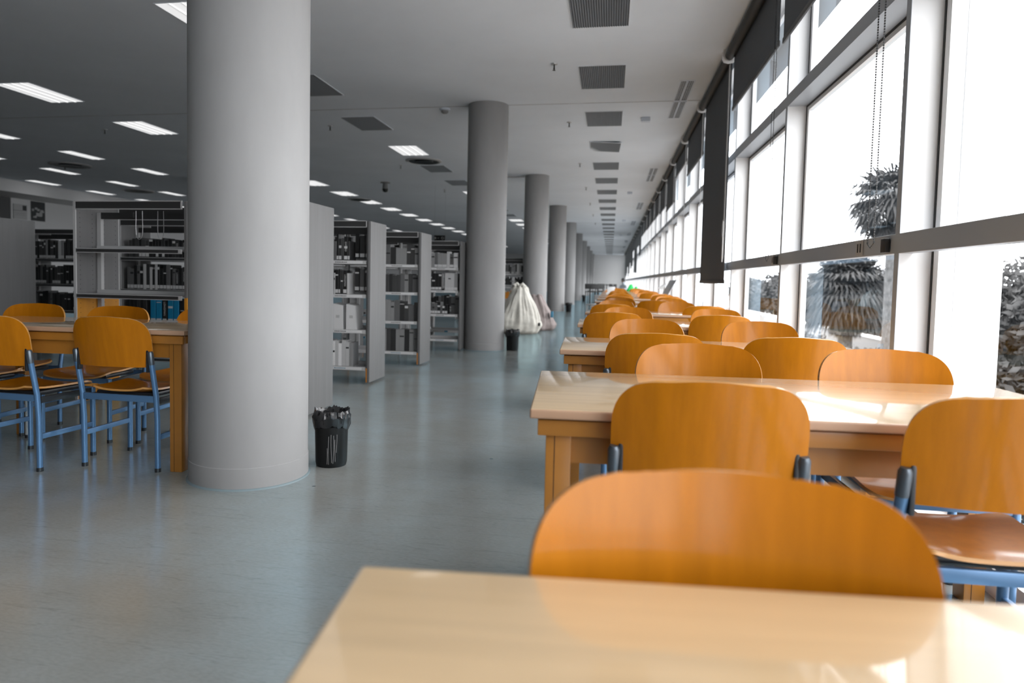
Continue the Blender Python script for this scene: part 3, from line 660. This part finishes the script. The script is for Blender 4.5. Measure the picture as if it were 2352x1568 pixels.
SHN = {.18: 'bottom', .572: 'lower', .945: 'upper', 1.30: 'top'}
DK = ['black', 'charcoal', 'black', 'dark grey', 'charcoal', 'grey']; MD = ['dark grey', 'charcoal', 'grey', 'mid grey', 'dark grey']; LT = ['pale grey', 'mid grey', 'white', 'grey', 'black']
# row one: an empty case on the left, one behind the column with its end panel on the aisle
bc1 = bookcase(-3.395, 5.04, 1.05, 'empty open bookcase with wire bookends hanging under its dark header', [.945 - .0, 1.325], [], mat_side=M_two, dark_lab=True)
bookcase(-2.35, 5.06, 1.035, 'bookcase mostly behind the widest column, its grey end board on the aisle', [.572, .945, 1.30], [], end_r=True)
for x in (-3.90, -3.70):
    b = MB(); dx = .026 if x > -3.8 else .03
    b.tube([(x - dx, 5.14, 1.645), (x - dx - .002, 5.14, 1.50)] + [(x + dx * -math.cos(a), 5.14, 1.46 - .05 * math.sin(a)) for a in [PI * k / 8 for k in range(9)]] + [(x + dx + .002, 5.14, 1.50), (x + dx, 5.14, 1.645)], .0028, 6)
    tag(b.build('wire_bookend', M_wire), 'steel wire bookend hanging in the empty bookcase, %s one' % ('wider' if x < -3.8 else 'narrower'), 'bookend', 'wire bookends in the empty case')
tag(MB().box(-4.14, -4.05, 5.26, 5.33, 1.60, 1.648).build('cable_box', M_headd), 'small dark box under the header inside the empty bookcase', 'box')
# row two
bookcase(-2.475, 6.82, .98, 'bookcase with a tall grey end board, second along the aisle', end_r=True)
bookcase(-3.455, 6.82, .98, 'bookcase hidden behind the widest column in the second row')
bookcase(-4.435, 6.82, 1.0, 'book-filled bookcase seen through the empty one', dark_lab=True)
bookcase(-6.74, 6.56, 1.0, 'bookcase at the left frame edge with its grey end board facing us', end_r=True)
# row three and four
bookcase(-2.385, 8.44, .98, 'bookcase with a tall grey end board, third along the aisle', end_r=True)
bookcase(-7.30, 8.44, 1.0, 'dark book-filled bookcase left of the empty one', dark_lab=True)
bookcase(-3.365, 8.44, .98, 'bookcase behind, inner unit of the third row')
bookcase(-2.30, 10.42, .98, 'bookcase without end board standing left of the second column')
bookcase(-3.28, 10.42, .98, 'bookcase inner unit of the fourth row by the second column')
bookcase(-2.30, 18.35, .95, 'bookcase with colourful books behind the beanbags'); bookcase(-3.25, 18.35, .95, 'inner bookcase unit behind the beanbags')
bookcase(-2.35, 12.2, .98, 'bookcase of the fifth row behind the second column')
# visible fills
A2 = 'second aisle bookcase'; xa2, xb2 = -3.42, -2.525
fill(-3.10, -2.72, 6.86, 1.30, A2, 'top', DK + ['grey'], (.20, .28), (.02, .035), ['OXFORD'])
for i, (w_, h_, c) in enumerate([(.05, .25, 'dark grey'), (.055, .24, 'charcoal'), (.04, .26, 'black')]):
    book(-2.56 - i * .058, 6.96, 1.33, w_, h_, .15, c, 'large %s volume set back on the top shelf, %s from the second end board' % (c, nth(i)), 'bound volumes set back in the second aisle case')
fill(-3.10, -2.73, 6.86, .945, A2, 'upper', ['white', 'black', 'pale grey', 'black', 'charcoal'], (.22, .28), (.016, .04), ['LONGMAN'])
for i, (w_, h_, c) in enumerate([(.055, .26, 'dark grey'), (.05, .24, 'grey'), (.05, .25, 'charcoal')]):
    book(-2.56 - i * .058, 6.96, .975, w_, h_, .15, c, 'large %s volume set back on the upper shelf, %s from the second end board' % (c, nth(i)), 'bound volumes set back in the second aisle case')
for i, (x, w_) in enumerate([(-2.845, .115), (-2.695, .115)]):
    t_ = thing('magazine_file', 'white magazine file box on the lower shelf, %s' % ('left of the pair' if i == 0 else 'with a curved top, beside the end board'), 'file box', (x, 6.85, .573), 0, 'white magazine files')
    MB().hexa([(-w_ / 2, 0, 0), (w_ / 2, 0, 0), (w_ / 2, .2, 0), (-w_ / 2, .2, 0), (-w_ / 2 + .004, 0, .27), (w_ / 2 - .004 - i * .02, 0, .255 - .0 * i), (w_ / 2 - .02, .2, .25), (-w_ / 2 + .004, .2, .28)]).build('box_body', M_lab, t_, smooth=False)
    MB().box(-.02, .02, -.001, 0, .12, .15).build('finger_tab', M_shelfm, t_, smooth=False)
fill(-3.12, -2.93, 6.86, .572, A2, 'lower', DK, (.2, .27), (.02, .035))
fill(-3.02, -2.68, 6.86, .18, A2, 'bottom', ['white', 'pale grey', 'mid grey', 'white'], (.24, .275), (.025, .045), sticker=0)
fill(-3.12, -3.04, 6.86, .18, A2 + ' far side', 'bottom', ['black'], (.26, .27), (.04, .06))
A3 = 'third aisle bookcase'
for z, pal, hr in ((1.30, MD, (.2, .27)), (.945, MD, (.21, .25)), (.572, MD + ['black'], (.21, .28)), (.18, ['pale grey', 'mid grey', 'grey', 'dark grey', 'charcoal'], (.28, .29))):
    fill(-3.05 if z != .18 else -2.93, -2.44, 8.50, z, A3, SHN[z], pal, hr, (.045, .075), sticker=0)
t_ = thing('leaning_leaflet', 'white leaflet with a round seal leaning on the upper shelf', 'leaflet', (-3.03, 8.455, .946)); MB().hexa([(-.04, 0, 0), (.06, 0, 0), (.06, .012, 0), (-.04, .012, 0), (-.03, .06, .235), (.045, .06, .235), (.045, .07, .235), (-.03, .07, .235)]).build('sheet', M_lab, t_, smooth=False)
MB().lathe([(.028, 0), (.028, .002)], 20).build('seal', M_shelfm, t_, loc=(.01, .032, .15)).rotation_euler = (PI / 2 - .25, 0, 0)
A4 = 'case beside the second column'
fill(-2.92, -2.36, 10.46, 1.30, A4, 'top', ['pale grey', 'mid grey', 'grey', 'mid grey'], (.22, .26), (.04, .075), ['ROBERT'])
fill(-2.92, -2.62, 10.46, .945, A4, 'upper', ['black', 'charcoal', 'black'], (.26, .27), (.045, .055), [])
fill(-2.60, -2.36, 10.46, .945, A4 + ' (right)', 'upper', ['pale grey', 'mid grey'], (.27, .275), (.045, .055))
fill(-2.86, -2.52, 10.47, .572, A4, 'lower', ['black', 'pale grey', 'white', 'grey'], (.1, .2), (.02, .05)); fill(-2.50, -2.36, 10.60, .572, A4, 'lower', ['grey'], (.27, .28), (.05, .07), sticker=0)
t_ = thing('paper_figurine', 'white folded paper figure standing on the bottom shelf beside the column', 'ornament', (-2.86, 10.47, .181))
MB().lathe([(.04, 0), (.045, .06), (.03, .11), (.05, .14), (.035, .19), (.02, .21), (.03, .235), (.022, .26), (.005, .27)], 12, fn=lambda r, z, a, j: (r * (1 + .25 * math.sin(3 * a + j)), z)).build('body', M_lab, t_)
MB().tube([(.03, 0, .15), (.075, 0, .17)], .016, 8).build('arm', M_lab, t_)
# the case seen through the empty one, and the dark case on the left
A5 = 'case behind the empty bookcase'
fill(-5.36, -4.50, 6.86, 1.30, A5, 'top', ['black', 'charcoal', 'black', 'dark grey'], (.19, .22), (.03, .045), ['OXFORD', 'OXFORD', 'OXFORD'], sticker=.2)
fill(-5.36, -4.50, 6.86, .945, A5, 'upper', ['black', 'black', 'charcoal', 'grey', 'pale grey'], (.22, .29), (.025, .05), ['LONGMAN', 'OXFORD', 'LONGMAN'], sticker=.9)
fill(-5.36, -5.12, 6.86, .572, A5 + ' (left)', 'lower', ['charcoal', 'black'], (.25, .28), (.03, .05))
for i in range(7):
    c = ['blue', 'blue', 'black', 'blue', 'blue', 'black', 'black'][i]
    book(-5.04 + .072 * i, 6.86, .572, .062 if c == 'blue' else .05, .275, .18, c, '%s dictionary on the lower shelf behind the left table, %s from its left' % (c, nth(i)), 'dictionaries seen past the left table', 0, True, 'LONGMAN' if i == 2 else None)
A6 = 'dark case beside the empty one'
for z, pal in ((1.30, DK + ['pale grey', 'mid grey']), (.945, DK + ['mid grey']), (.572, DK)):
    fill(-8.26, -7.36, 8.50, z, A6, SHN[z], pal, (.22, .28), (.025, .05), sticker=.8 if z > .6 else .2, gap=.1)
A7 = 'case behind the beanbags'
for z, pal in ((1.30, DK + LT), (.945, ['black', 'charcoal', 'white']), (.572, ['orange', 'yellow', 'yellow', 'orange']), (.18, ['red', 'yellow', 'black'])):
    fill(-2.95, -2.35, 18.40, z, A7, SHN[z], pal, (.22, .28), (.03, .05))
fill(-3.27, -2.7, 12.25, 1.30, 'fifth row case', 'top', MD, (.2, .27), (.04, .06)); fill(-3.27, -2.5, 12.25, .945, 'fifth row case', 'upper', LT, (.2, .27), (.04, .06)); fill(-3.27, -2.5, 12.25, .572, 'fifth row case', 'lower', MD, (.2, .27), (.04, .06))

# posters on the left wall
ps = thing('wall_poster', 'dark collage poster on the far left wall', 'poster', (XL + .002, 20.66, 2.84)); MB().box(0, .004, -.3, .3, 0, .66).build('sheet', M_headd, ps, smooth=False)
b = MB()
for i in range(14): y_, z_ = random.uniform(-.27, .15), random.uniform(.04, .5); b.box(.004, .005 + i * .0002, y_, y_ + random.uniform(.05, .14), z_, z_ + random.uniform(.04, .12))
b.build('print', M_shelfm, ps, smooth=False)
ps = thing('notice_sheet', 'pale notice sheet left of the dark poster', 'poster', (XL + .002, 19.93, 2.84)); MB().box(0, .003, -.28, .28, 0, .5).build('sheet', grey('sheet_grey', .5), ps, smooth=False); MB().box(.003, .004, .1, .26, .3, .47).box(.003, .004, -.28, -.26, 0, .5).box(.003, .004, -.26, .1, .28, .29).box(.003, .004, -.2, .2, .2, .205).box(.003, .004, -.2, .2, .14, .145).build('print', M_headd, ps, smooth=False)

# ------------------------------------------------------------------ bins, beanbags and other things on the floor
def bin_(x, y, s_, label, drips=False):
    t_ = thing('waste_bin', label, 'bin', (x, y, 0), 0, 'black waste bins by the columns')
    MB().lathe([(.088 * s_, 0), (.09 * s_, .008), (.093 * s_, .02), (.098 * s_, .24), (.1 * s_, .30)], 32).build('bin_body', M_black, t_)
    b = MB()
    def fn(r, z, a, j):
        n1 = noise.noise(Vector((math.cos(a) * 3 + x, math.sin(a) * 3, j * .9))); n2 = noise.noise(Vector((math.cos(a) * 9, math.sin(a) * 9 + x, j * 1.7)))
        return r * (1 + .08 * n1 + .09 * n2), z + .018 * n1 + .016 * n2 + (.03 * math.cos(a + 1.2) if j < 3 else 0)
    b.lathe([(.101 * s_, .215), (.107 * s_, .232), (.111 * s_, .262), (.112 * s_, .288), (.109 * s_, .312), (.102 * s_, .328), (.093 * s_, .332), (.085 * s_, .32), (.08 * s_, .29), (.02 * s_, .27)], 72, fn=fn)
    b.build('bin_liner', M_blackgl, t_, ang=25)
    if drips:
        b = MB()
        for dx, z0, z1 in ((-.012, .19, .02), (.004, .2, .03), (.016, .195, .015), (.026, .17, .03), (.034, .2, .08), (-.022, .12, .02)):
            pts = []; z = z0
            while z > z1: a = -PI / 2 + .35 + (dx + .0025 * math.sin(z * 22 + dx * 300)) / .095; r_ = (.0915 + .0065 * (z / .24)) * s_; pts.append((r_ * math.cos(a), r_ * math.sin(a), z)); z -= .012
            if len(pts) > 1: b.tube(pts, .0016, 4)
        b.build('drip_stain', grey('dried_drip', .22), t_)
    return t_
bin_(-1.628, 3.84, 1.0, 'black waste bin with white drip marks right beside the widest column', True)
bin_(-1.53, 10.86, 1.03, 'black waste bin against the second column, in front of the beanbag'); bin_(-1.50, 25.3, 1.1, 'black waste bin at the base of the fourth column'); bin_(-1.50, 40.0, 1.1, 'tiny black waste bin far along the column row')

def blob(name, m, parent, cx, cy_, h_, rx, ry, lean, seed, top=.12, seam=True):
    b = MB(); prof = []
    for i in range(34):
        v = i / 33; 
        K = [(0, .80), (.06, .93), (.16, 1.0), (.3, .96), (.5, .78), (.7, .55), (.85, .38), (.94, .32), (.985, .27), (1, .15)]
        for (a_, ra), (b_, rb) in zip(K, K[1:]):
            if a_ <= v <= b_: r = ra + (rb - ra) * (v - a_) / (b_ - a_)
        prof.append((max(r, .02), v * h_))
    def fn(r, z, a, j):
        v = z / h_; fold = noise.noise(Vector((math.cos(a) * 2.2 + seed, math.sin(a) * 2.2, v * 1.6))); cr = abs(noise.noise(Vector((math.cos(a) * 4.5 + seed, math.sin(a) * 4.5, v * 1.2 + seed)))) 
        hz = math.sin(v * 26 + 3 * math.cos(a)) * .016 * (1 if v < .3 else 0)
        return r * (1 + .20 * fold - .20 * cr * min(1, v * 2.5) + hz * .8 + .10 * abs(noise.noise(Vector((math.cos(a) * 1.7, math.sin(a) * 1.7 + seed, v * 4 + seed))))), z * (1 + .05 * fold)
    b.lathe(prof, 96, fn=fn)
    for v in b.bm.verts:
        k = v.co.z / h_; v.co.x = cx + v.co.x * rx + lean * k * k; v.co.y = cy_ + v.co.y * ry
        v.co.z += .05 * math.sin(v.co.x * 30) * max(0, k - .85) * 6 * .2
    return b.build(name, m, parent, ang=60)
bb = thing('beanbag', 'large cream canvas beanbag slumped between the second and third columns', 'beanbag', (-1.93, 14.6, 0))
blob('bag_body', M_bean, bb, 0, 0, .99, .52, .48, .02, 2.3)
MB().tube([(-.13, -.03, .90), (-.10, -.05, 1.02), (-.05, -.04, 1.06), (.0, -.03, 1.0), (.07, -.05, 1.05), (.12, -.03, .98), (.14, 0, .88)], [.06, .05, .035, .045, .035, .05, .06], 10).build('knotted_top', M_bean, bb)
MB().box(.45, .49, -.24, -.20, .17, .24, .01).build('fabric_tag', M_hair, bb)
b2_ = thing('beanbag', 'mauve beanbag mostly hidden behind the cream one, against the third column', 'beanbag', (-1.62, 15.7, 0)); blob('bag_body', M_bean2, b2_, 0, 0, .80, .40, .4, -.05, 5.1, .2); MB().box(.30, .36, -.28, -.18, .30, .44, .02).build('blue_patch', M_blue2, b2_)
tag(blob('beanbag', grey('black_canvas', .02), None, -2.58, 15.9, .75, .42, .4, 0, 8.1, .2), 'black beanbag behind the cream one on the shelf side', 'beanbag')
# people and far furniture
def person(x, y, rz):
    t_ = thing('person', 'person with dark hair in a pale grey top sitting at a far window table', 'person', (x, y, 0), rz)
    me = bpy.data.meshes.new('body'); V = [(0, 0, .50), (0, .02, .70), (0, .05, .92), (0, .07, 1.02), (0, .11, 1.14), (0, .12, 1.21)]; E_ = [(0, 1), (1, 2), (2, 3), (3, 4), (4, 5)]; Rr = [.15, .13, .13, .055, .08, .06]
    for s_ in (-1, 1):
        k = len(V); V += [(s_ * .17, .06, .96), (s_ * .22, .12, .80), (s_ * .16, .33, .80), (s_ * .12, .42, .79)]; E_ += [(2, k), (k, k + 1), (k + 1, k + 2), (k + 2, k + 3)]; Rr += [.055, .045, .036, .03]
        k = len(V); V += [(s_ * .1, .05, .48), (s_ * .11, .42, .48), (s_ * .11, .44, .08), (s_ * .11, .54, .04)]; E_ += [(0, k), (k, k + 1), (k + 1, k + 2), (k + 2, k + 3)]; Rr += [.09, .07, .045, .04]
    me.from_pydata(V, E_, []); o = bpy.data.objects.new('body', me); C.objects.link(o); o.parent = t_
    md = o.modifiers.new('skin', 'SKIN'); 
    for i, sv in enumerate(me.skin_vertices[0].data): sv.radius = (Rr[i], Rr[i]); sv.use_root = (i == 0)
    ss = o.modifiers.new('sub', 'SUBSURF'); ss.levels = 2; ss.render_levels = 2
    me.materials.append(M_shirt)
    MB().lathe([(.02, -.10), (.062, -.06), (.078, 0), (.075, .05), (.05, .09), (.01, .10)], 20).build('head', M_skin, t_, loc=(0, .125, 1.20))
    MB().lathe([(.085, -.05), (.09, .0), (.088, .06), (.06, .105), (.01, .12)], 20).build('hair', M_hair, t_, loc=(0, .112, 1.205))
    return t_
person(.66, 33.2, 2.4)
jk = thing('green_jacket', 'bright green jacket draped over a chair back at a far window table', 'jacket', (.82, 28.78, 0)); blob('jacket_body', M_green, jk, 0, 0, .46, .2, .12, 0, 4.2, .3).location.z = .58
MB().tube([(.2, .0, .95), (.28, 0, .75), (.27, .02, .55)], [.05, .055, .045], 10).build('sleeve', M_green, jk)
for i, (x, y, m, lab) in enumerate([(-.1, 21.6, M_paper, 'white box of papers on a far reading table, aisle end'), (-.12, 19.3, M_paper, 'pale stack of sheets on a far table edge'), (-.05, 25.9, M_paper, 'white carton standing on a distant table')]):
    h_ = .17 if i != 1 else .06
    tag(MB().box(x, x + .22, y, y + .3, .7765, .7765 + h_, .005).build('paper_box', m), lab, 'box')
dc_ = thing('reading_stand', 'grey tilted reading stand with a paper wing on a far table by the windows', 'reading stand', (0, 0, .7755))
MB().hexa([(1.10, 15.12, .125), (1.20, 14.86, .115), (1.207, 14.863, .113), (1.107, 15.123, .123), (1.25, 15.22, .415), (1.37, 14.96, .425), (1.377, 14.963, .423), (1.257, 15.223, .413)]).build('board', M_trimf, dc_, smooth=False)
for x, y, z in ((1.115, 15.1, .13), (1.205, 14.88, .13), (1.22, 15.17, .30), (1.31, 14.95, .30)): MB().tube([(x, y, 0), (x, y, z)], .006, 8).build('leg', M_shelfm, dc_)
MB().hexa([(.99, 15.0, .235), (1.08, 14.9, .22), (1.082, 14.903, .223), (.992, 15.003, .238), (1.08, 15.2, .30), (1.20, 15.13, .36), (1.202, 15.133, .363), (1.082, 15.203, .303)]).build('paper_wing', M_lab, dc_, smooth=False)
MB().tube([(1.07, 15.1, 0), (1.07, 15.1, .27)], .005, 6).build('leg', M_shelfm, dc_)
def simple_table(x, y, L_, D_, Ht, m, lab, nm='dark_table'):
    t_ = thing(nm, lab, 'table', (x, y, 0)); MB().box(0, L_, 0, D_, Ht - .04, Ht).build('tabletop', m, t_, smooth=False)
    for a in (.03, L_ - .08):
        for b_ in (.03, D_ - .08): MB().box(a, a + .05, b_, b_ + .05, 0, Ht - .04).build('leg', m, t_, smooth=False)
    return t_
def simple_chair(x, y, rz, m, lab, Hs=.62, Hb=1.0):
    t_ = thing('dark_chair' if m is M_dk else 'white_chair', lab, 'chair', (x, y, 0), rz)
    MB().box(-.2, .2, -.2, .2, Hs - .03, Hs, .01).build('seat', m, t_); MB().box(-.2, .2, -.22, -.19, Hs + .12, Hb, .01).build('backrest', m, t_)
    for a in (-.19, .17):
        MB().box(a, a + .02, -.22, -.2, 0, Hb - .02).build('leg', m, t_, smooth=False); MB().box(a, a + .02, .17, .19, 0, Hs).build('leg', m, t_, smooth=False)
    return t_
simple_table(-1.05, 33.6, .75, 1.2, .98, M_dk, 'high dark table at the far end of the aisle'); simple_table(-.75, 37.5, .8, 1.6, .98, M_dk, 'high dark table beyond the first dark one')
for i, (x, y, rz) in enumerate([(-1.0, 33.0, 0), (-.55, 33.1, .2), (-.95, 35.2, 3.1), (-.5, 36.6, 0), (.1, 36.9, .1), (-.75, 32.2, .1), (-.1, 33.6, 1.5), (-.4, 35.0, 1.6)]): simple_chair(x, y, rz, M_dk, 'dark high chair at the far dark tables, %s from the camera' % nth(i), .66, 1.02)
wc = simple_chair(-.41, 20.0, 2.5, M_white, 'white folding chair turned sideways in the aisle', .48, .74)

# ------------------------------------------------------------------ outside
struct(MB().box(XG + 1.5, 260, -60, 320, -5.3, -5.2).build('ground', M_ground, smooth=False))
def frond(b, base, az, el, ln, droop, wid=.34, n=9):
    p = Vector(base); d = Vector((math.cos(az) * math.cos(el), math.sin(az) * math.cos(el), math.sin(el))); pts = [p.copy()]
    for i in range(n): d = (d + Vector((0, 0, -droop / n))).normalized(); p = p + d * ln / n; pts.append(p.copy())
    side = Vector((-math.sin(az), math.cos(az), 0))
    for i in range(n):
        a, c = pts[i], pts[i + 1]; wv = wid * math.sin((i + .8) / n * PI) ** .6
        for k in range(3):
            q = a.lerp(c, k / 3); q2 = a.lerp(c, (k + .6) / 3)
            for s_ in (-1, 1):
                tip = q + side * s_ * wv + Vector((0, 0, -wv * .55)) + (c - a) * .6
                b.bm.faces.new([b.bm.verts.new(v) for v in (q, q2, tip)])
    b.tube(pts, [.03 * (1 - i / (n + 1)) + .004 for i in range(n + 1)], 4)
def fan_leaf(b, base, az, el, ln, rn):
    d = Vector((math.cos(az) * math.cos(el), math.sin(az) * math.cos(el), math.sin(el))); p0 = Vector(base); p1 = p0 + d * ln * .5 + Vector((0, 0, -.06 * ln))
    b.tube([p0, p0.lerp(p1, .5) + Vector((0, 0, .03 * ln)), p1], [.03, .022, .015], 4)
    side = Vector((-math.sin(az), math.cos(az), 0)); d2 = (d + Vector((0, 0, -.35))).normalized()
    for k in range(17):
        a = (k / 16 - .5) * 2 * 1.75; v_ = d2 * math.cos(a) + side * math.sin(a); l_ = ln * .55 * (1 - .25 * abs(a) / 1.75) * rn.uniform(.85, 1.1)
        m_ = p1 + v_ * l_ * .62; tip = p1 + v_ * l_ + Vector((0, 0, -.28 * l_)); w_ = v_.cross(Vector((0, 0, 1))).normalized() * ln * .024
        b.bm.faces.new([b.bm.verts.new(q) for q in (p1, m_ + w_, tip, m_ - w_)])
def fan_palm(x, y, ztop, r_tr, lab, nf=60, ln=1.5, skirt=True, seed=1):
    rn = random.Random(seed); t_ = thing('palm_tree', lab, 'palm tree', (x, y, -5.2)); H_ = ztop + 5.2
    MB().lathe([(r_tr * 1.25, 0), (r_tr, .6), (r_tr * .95, H_ * .5), (r_tr, H_ - 1.2), (r_tr * 1.3, H_ - .3), (r_tr, H_)], 18, fn=lambda r, z, a, j: (r * (1 + .06 * math.sin(9 * a + z * 5)), z)).build('trunk', M_trunk, t_)
    b = MB()
    for i in range(nf):
        az = rn.uniform(0, 2 * PI); el = rn.uniform(-.75, 1.25); fan_leaf(b, (0, 0, H_), az, el, ln * rn.uniform(.8, 1.1), rn)
    if skirt:
        for i in range(nf // 2): fan_leaf(b, (0, 0, H_ - .3), rn.uniform(0, 2 * PI), rn.uniform(-1.35, -.8), ln * .75, rn)
    b.build('crown', M_leaf, t_, smooth=False); return t_
def bush(x, y, z, r, hh, lab, m, n=900, seed=1, nm='leafy_tree', ls=.14):
    rn = random.Random(seed); t_ = thing(nm, lab, 'tree', (x, y, -5.2)); zc = z + 5.2
    MB().tube([(0, 0, 0), (.1, 0, zc * .6), (0, 0, zc)], [.16, .13, .08], 8).build('trunk', M_trunk, t_)
    b = MB()
    for i in range(n):
        d = Vector((rn.gauss(0, 1), rn.gauss(0, 1), rn.gauss(0, 1))).normalized(); k = rn.uniform(.55, 1) * (1 + .3 * noise.noise(d * 2 + Vector((seed, 0, 0))))
        p = Vector((d.x * r * k, d.y * r * k, zc + d.z * hh * k)); s_ = ls * rn.uniform(.6, 1.5); u_ = Vector((rn.gauss(0, 1), rn.gauss(0, 1), rn.gauss(0, 1))).normalized(); v_ = u_.orthogonal().normalized()
        b.bm.faces.new([b.bm.verts.new(q) for q in (p - u_ * s_, p + v_ * s_ * .5, p + u_ * s_, p - v_ * s_ * .5)])
    b.build('foliage', m, t_, smooth=False); return t_
fan_palm(11.4, 30.8, 4.75, .25, 'tall fan palm whose drooping crown shows above the window rail', 110, 2.2, True, 4)
fan_palm(15.2, 48.0, 1.0, .45, 'lower bushy palm behind the tall one, under the rail', 240, 3.3, True, 9)
bush(8.3, 14.6, -.75, 2.1, 2.6, 'dense leafy tree outside the nearest pane at the frame edge', M_leaf, 26000, 3, ls=.085)
bush(9.6, 19.6, -3.0, 1.7, 1.7, 'lower leafy tree beside the palm trunk outside', M_leaf, 6000, 13, ls=.09)
rn = random.Random(11)
for i in range(20):
    yy = 44 + i * 8.3; bush(24.0 + rn.uniform(-1, 1.5) + i * .6, yy, (-2.2 if i < 4 else -1.2) + rn.uniform(-.6, .9), 3.3, 3.0 + rn.uniform(0, .9), 'distant tree in the line behind the palms, %s going away' % nth(i), M_leaf2 if i % 2 else M_leaf, 2600, 20 + i, ls=.36)
for i in range(5): bush(13.8 + i * .2, [24.5, 36.9, 42.6, 54.5, 60.5][i], -3.6, 2.3, 1.3, 'low shrub below the palms, %s from the camera' % nth(i), M_leaf, 1300, 60 + i, 'shrub', .14)
ov = thing('concrete_parapet', 'pale concrete parapet wall outside beyond the palms', 'wall', (18.9, 40, -5.2))
MB().box(0, .3, 0, 130, 0, 2.6).build('wall_face', M_conc, ov, smooth=False); MB().box(-.08, .38, 0, 130, 2.6, 2.75).build('coping', M_white, ov, smooth=False)
bl = thing('distant_building', 'pale low building with horizontal bands beyond the trees', 'building', (62, 120, -5.2)); MB().box(0, 14, 0, 22, 0, 6.0).build('wall_face', M_conc, bl, smooth=False)
for z in (1.6, 3.2, 4.8): MB().box(-.06, 0, .5, 21.5, z, z + .5).build('window_band', M_panel, bl, smooth=False)
MB().box(-.4, 14.4, -.4, 22.4, 6.0, 6.3).build('roof', M_white, bl, smooth=False)
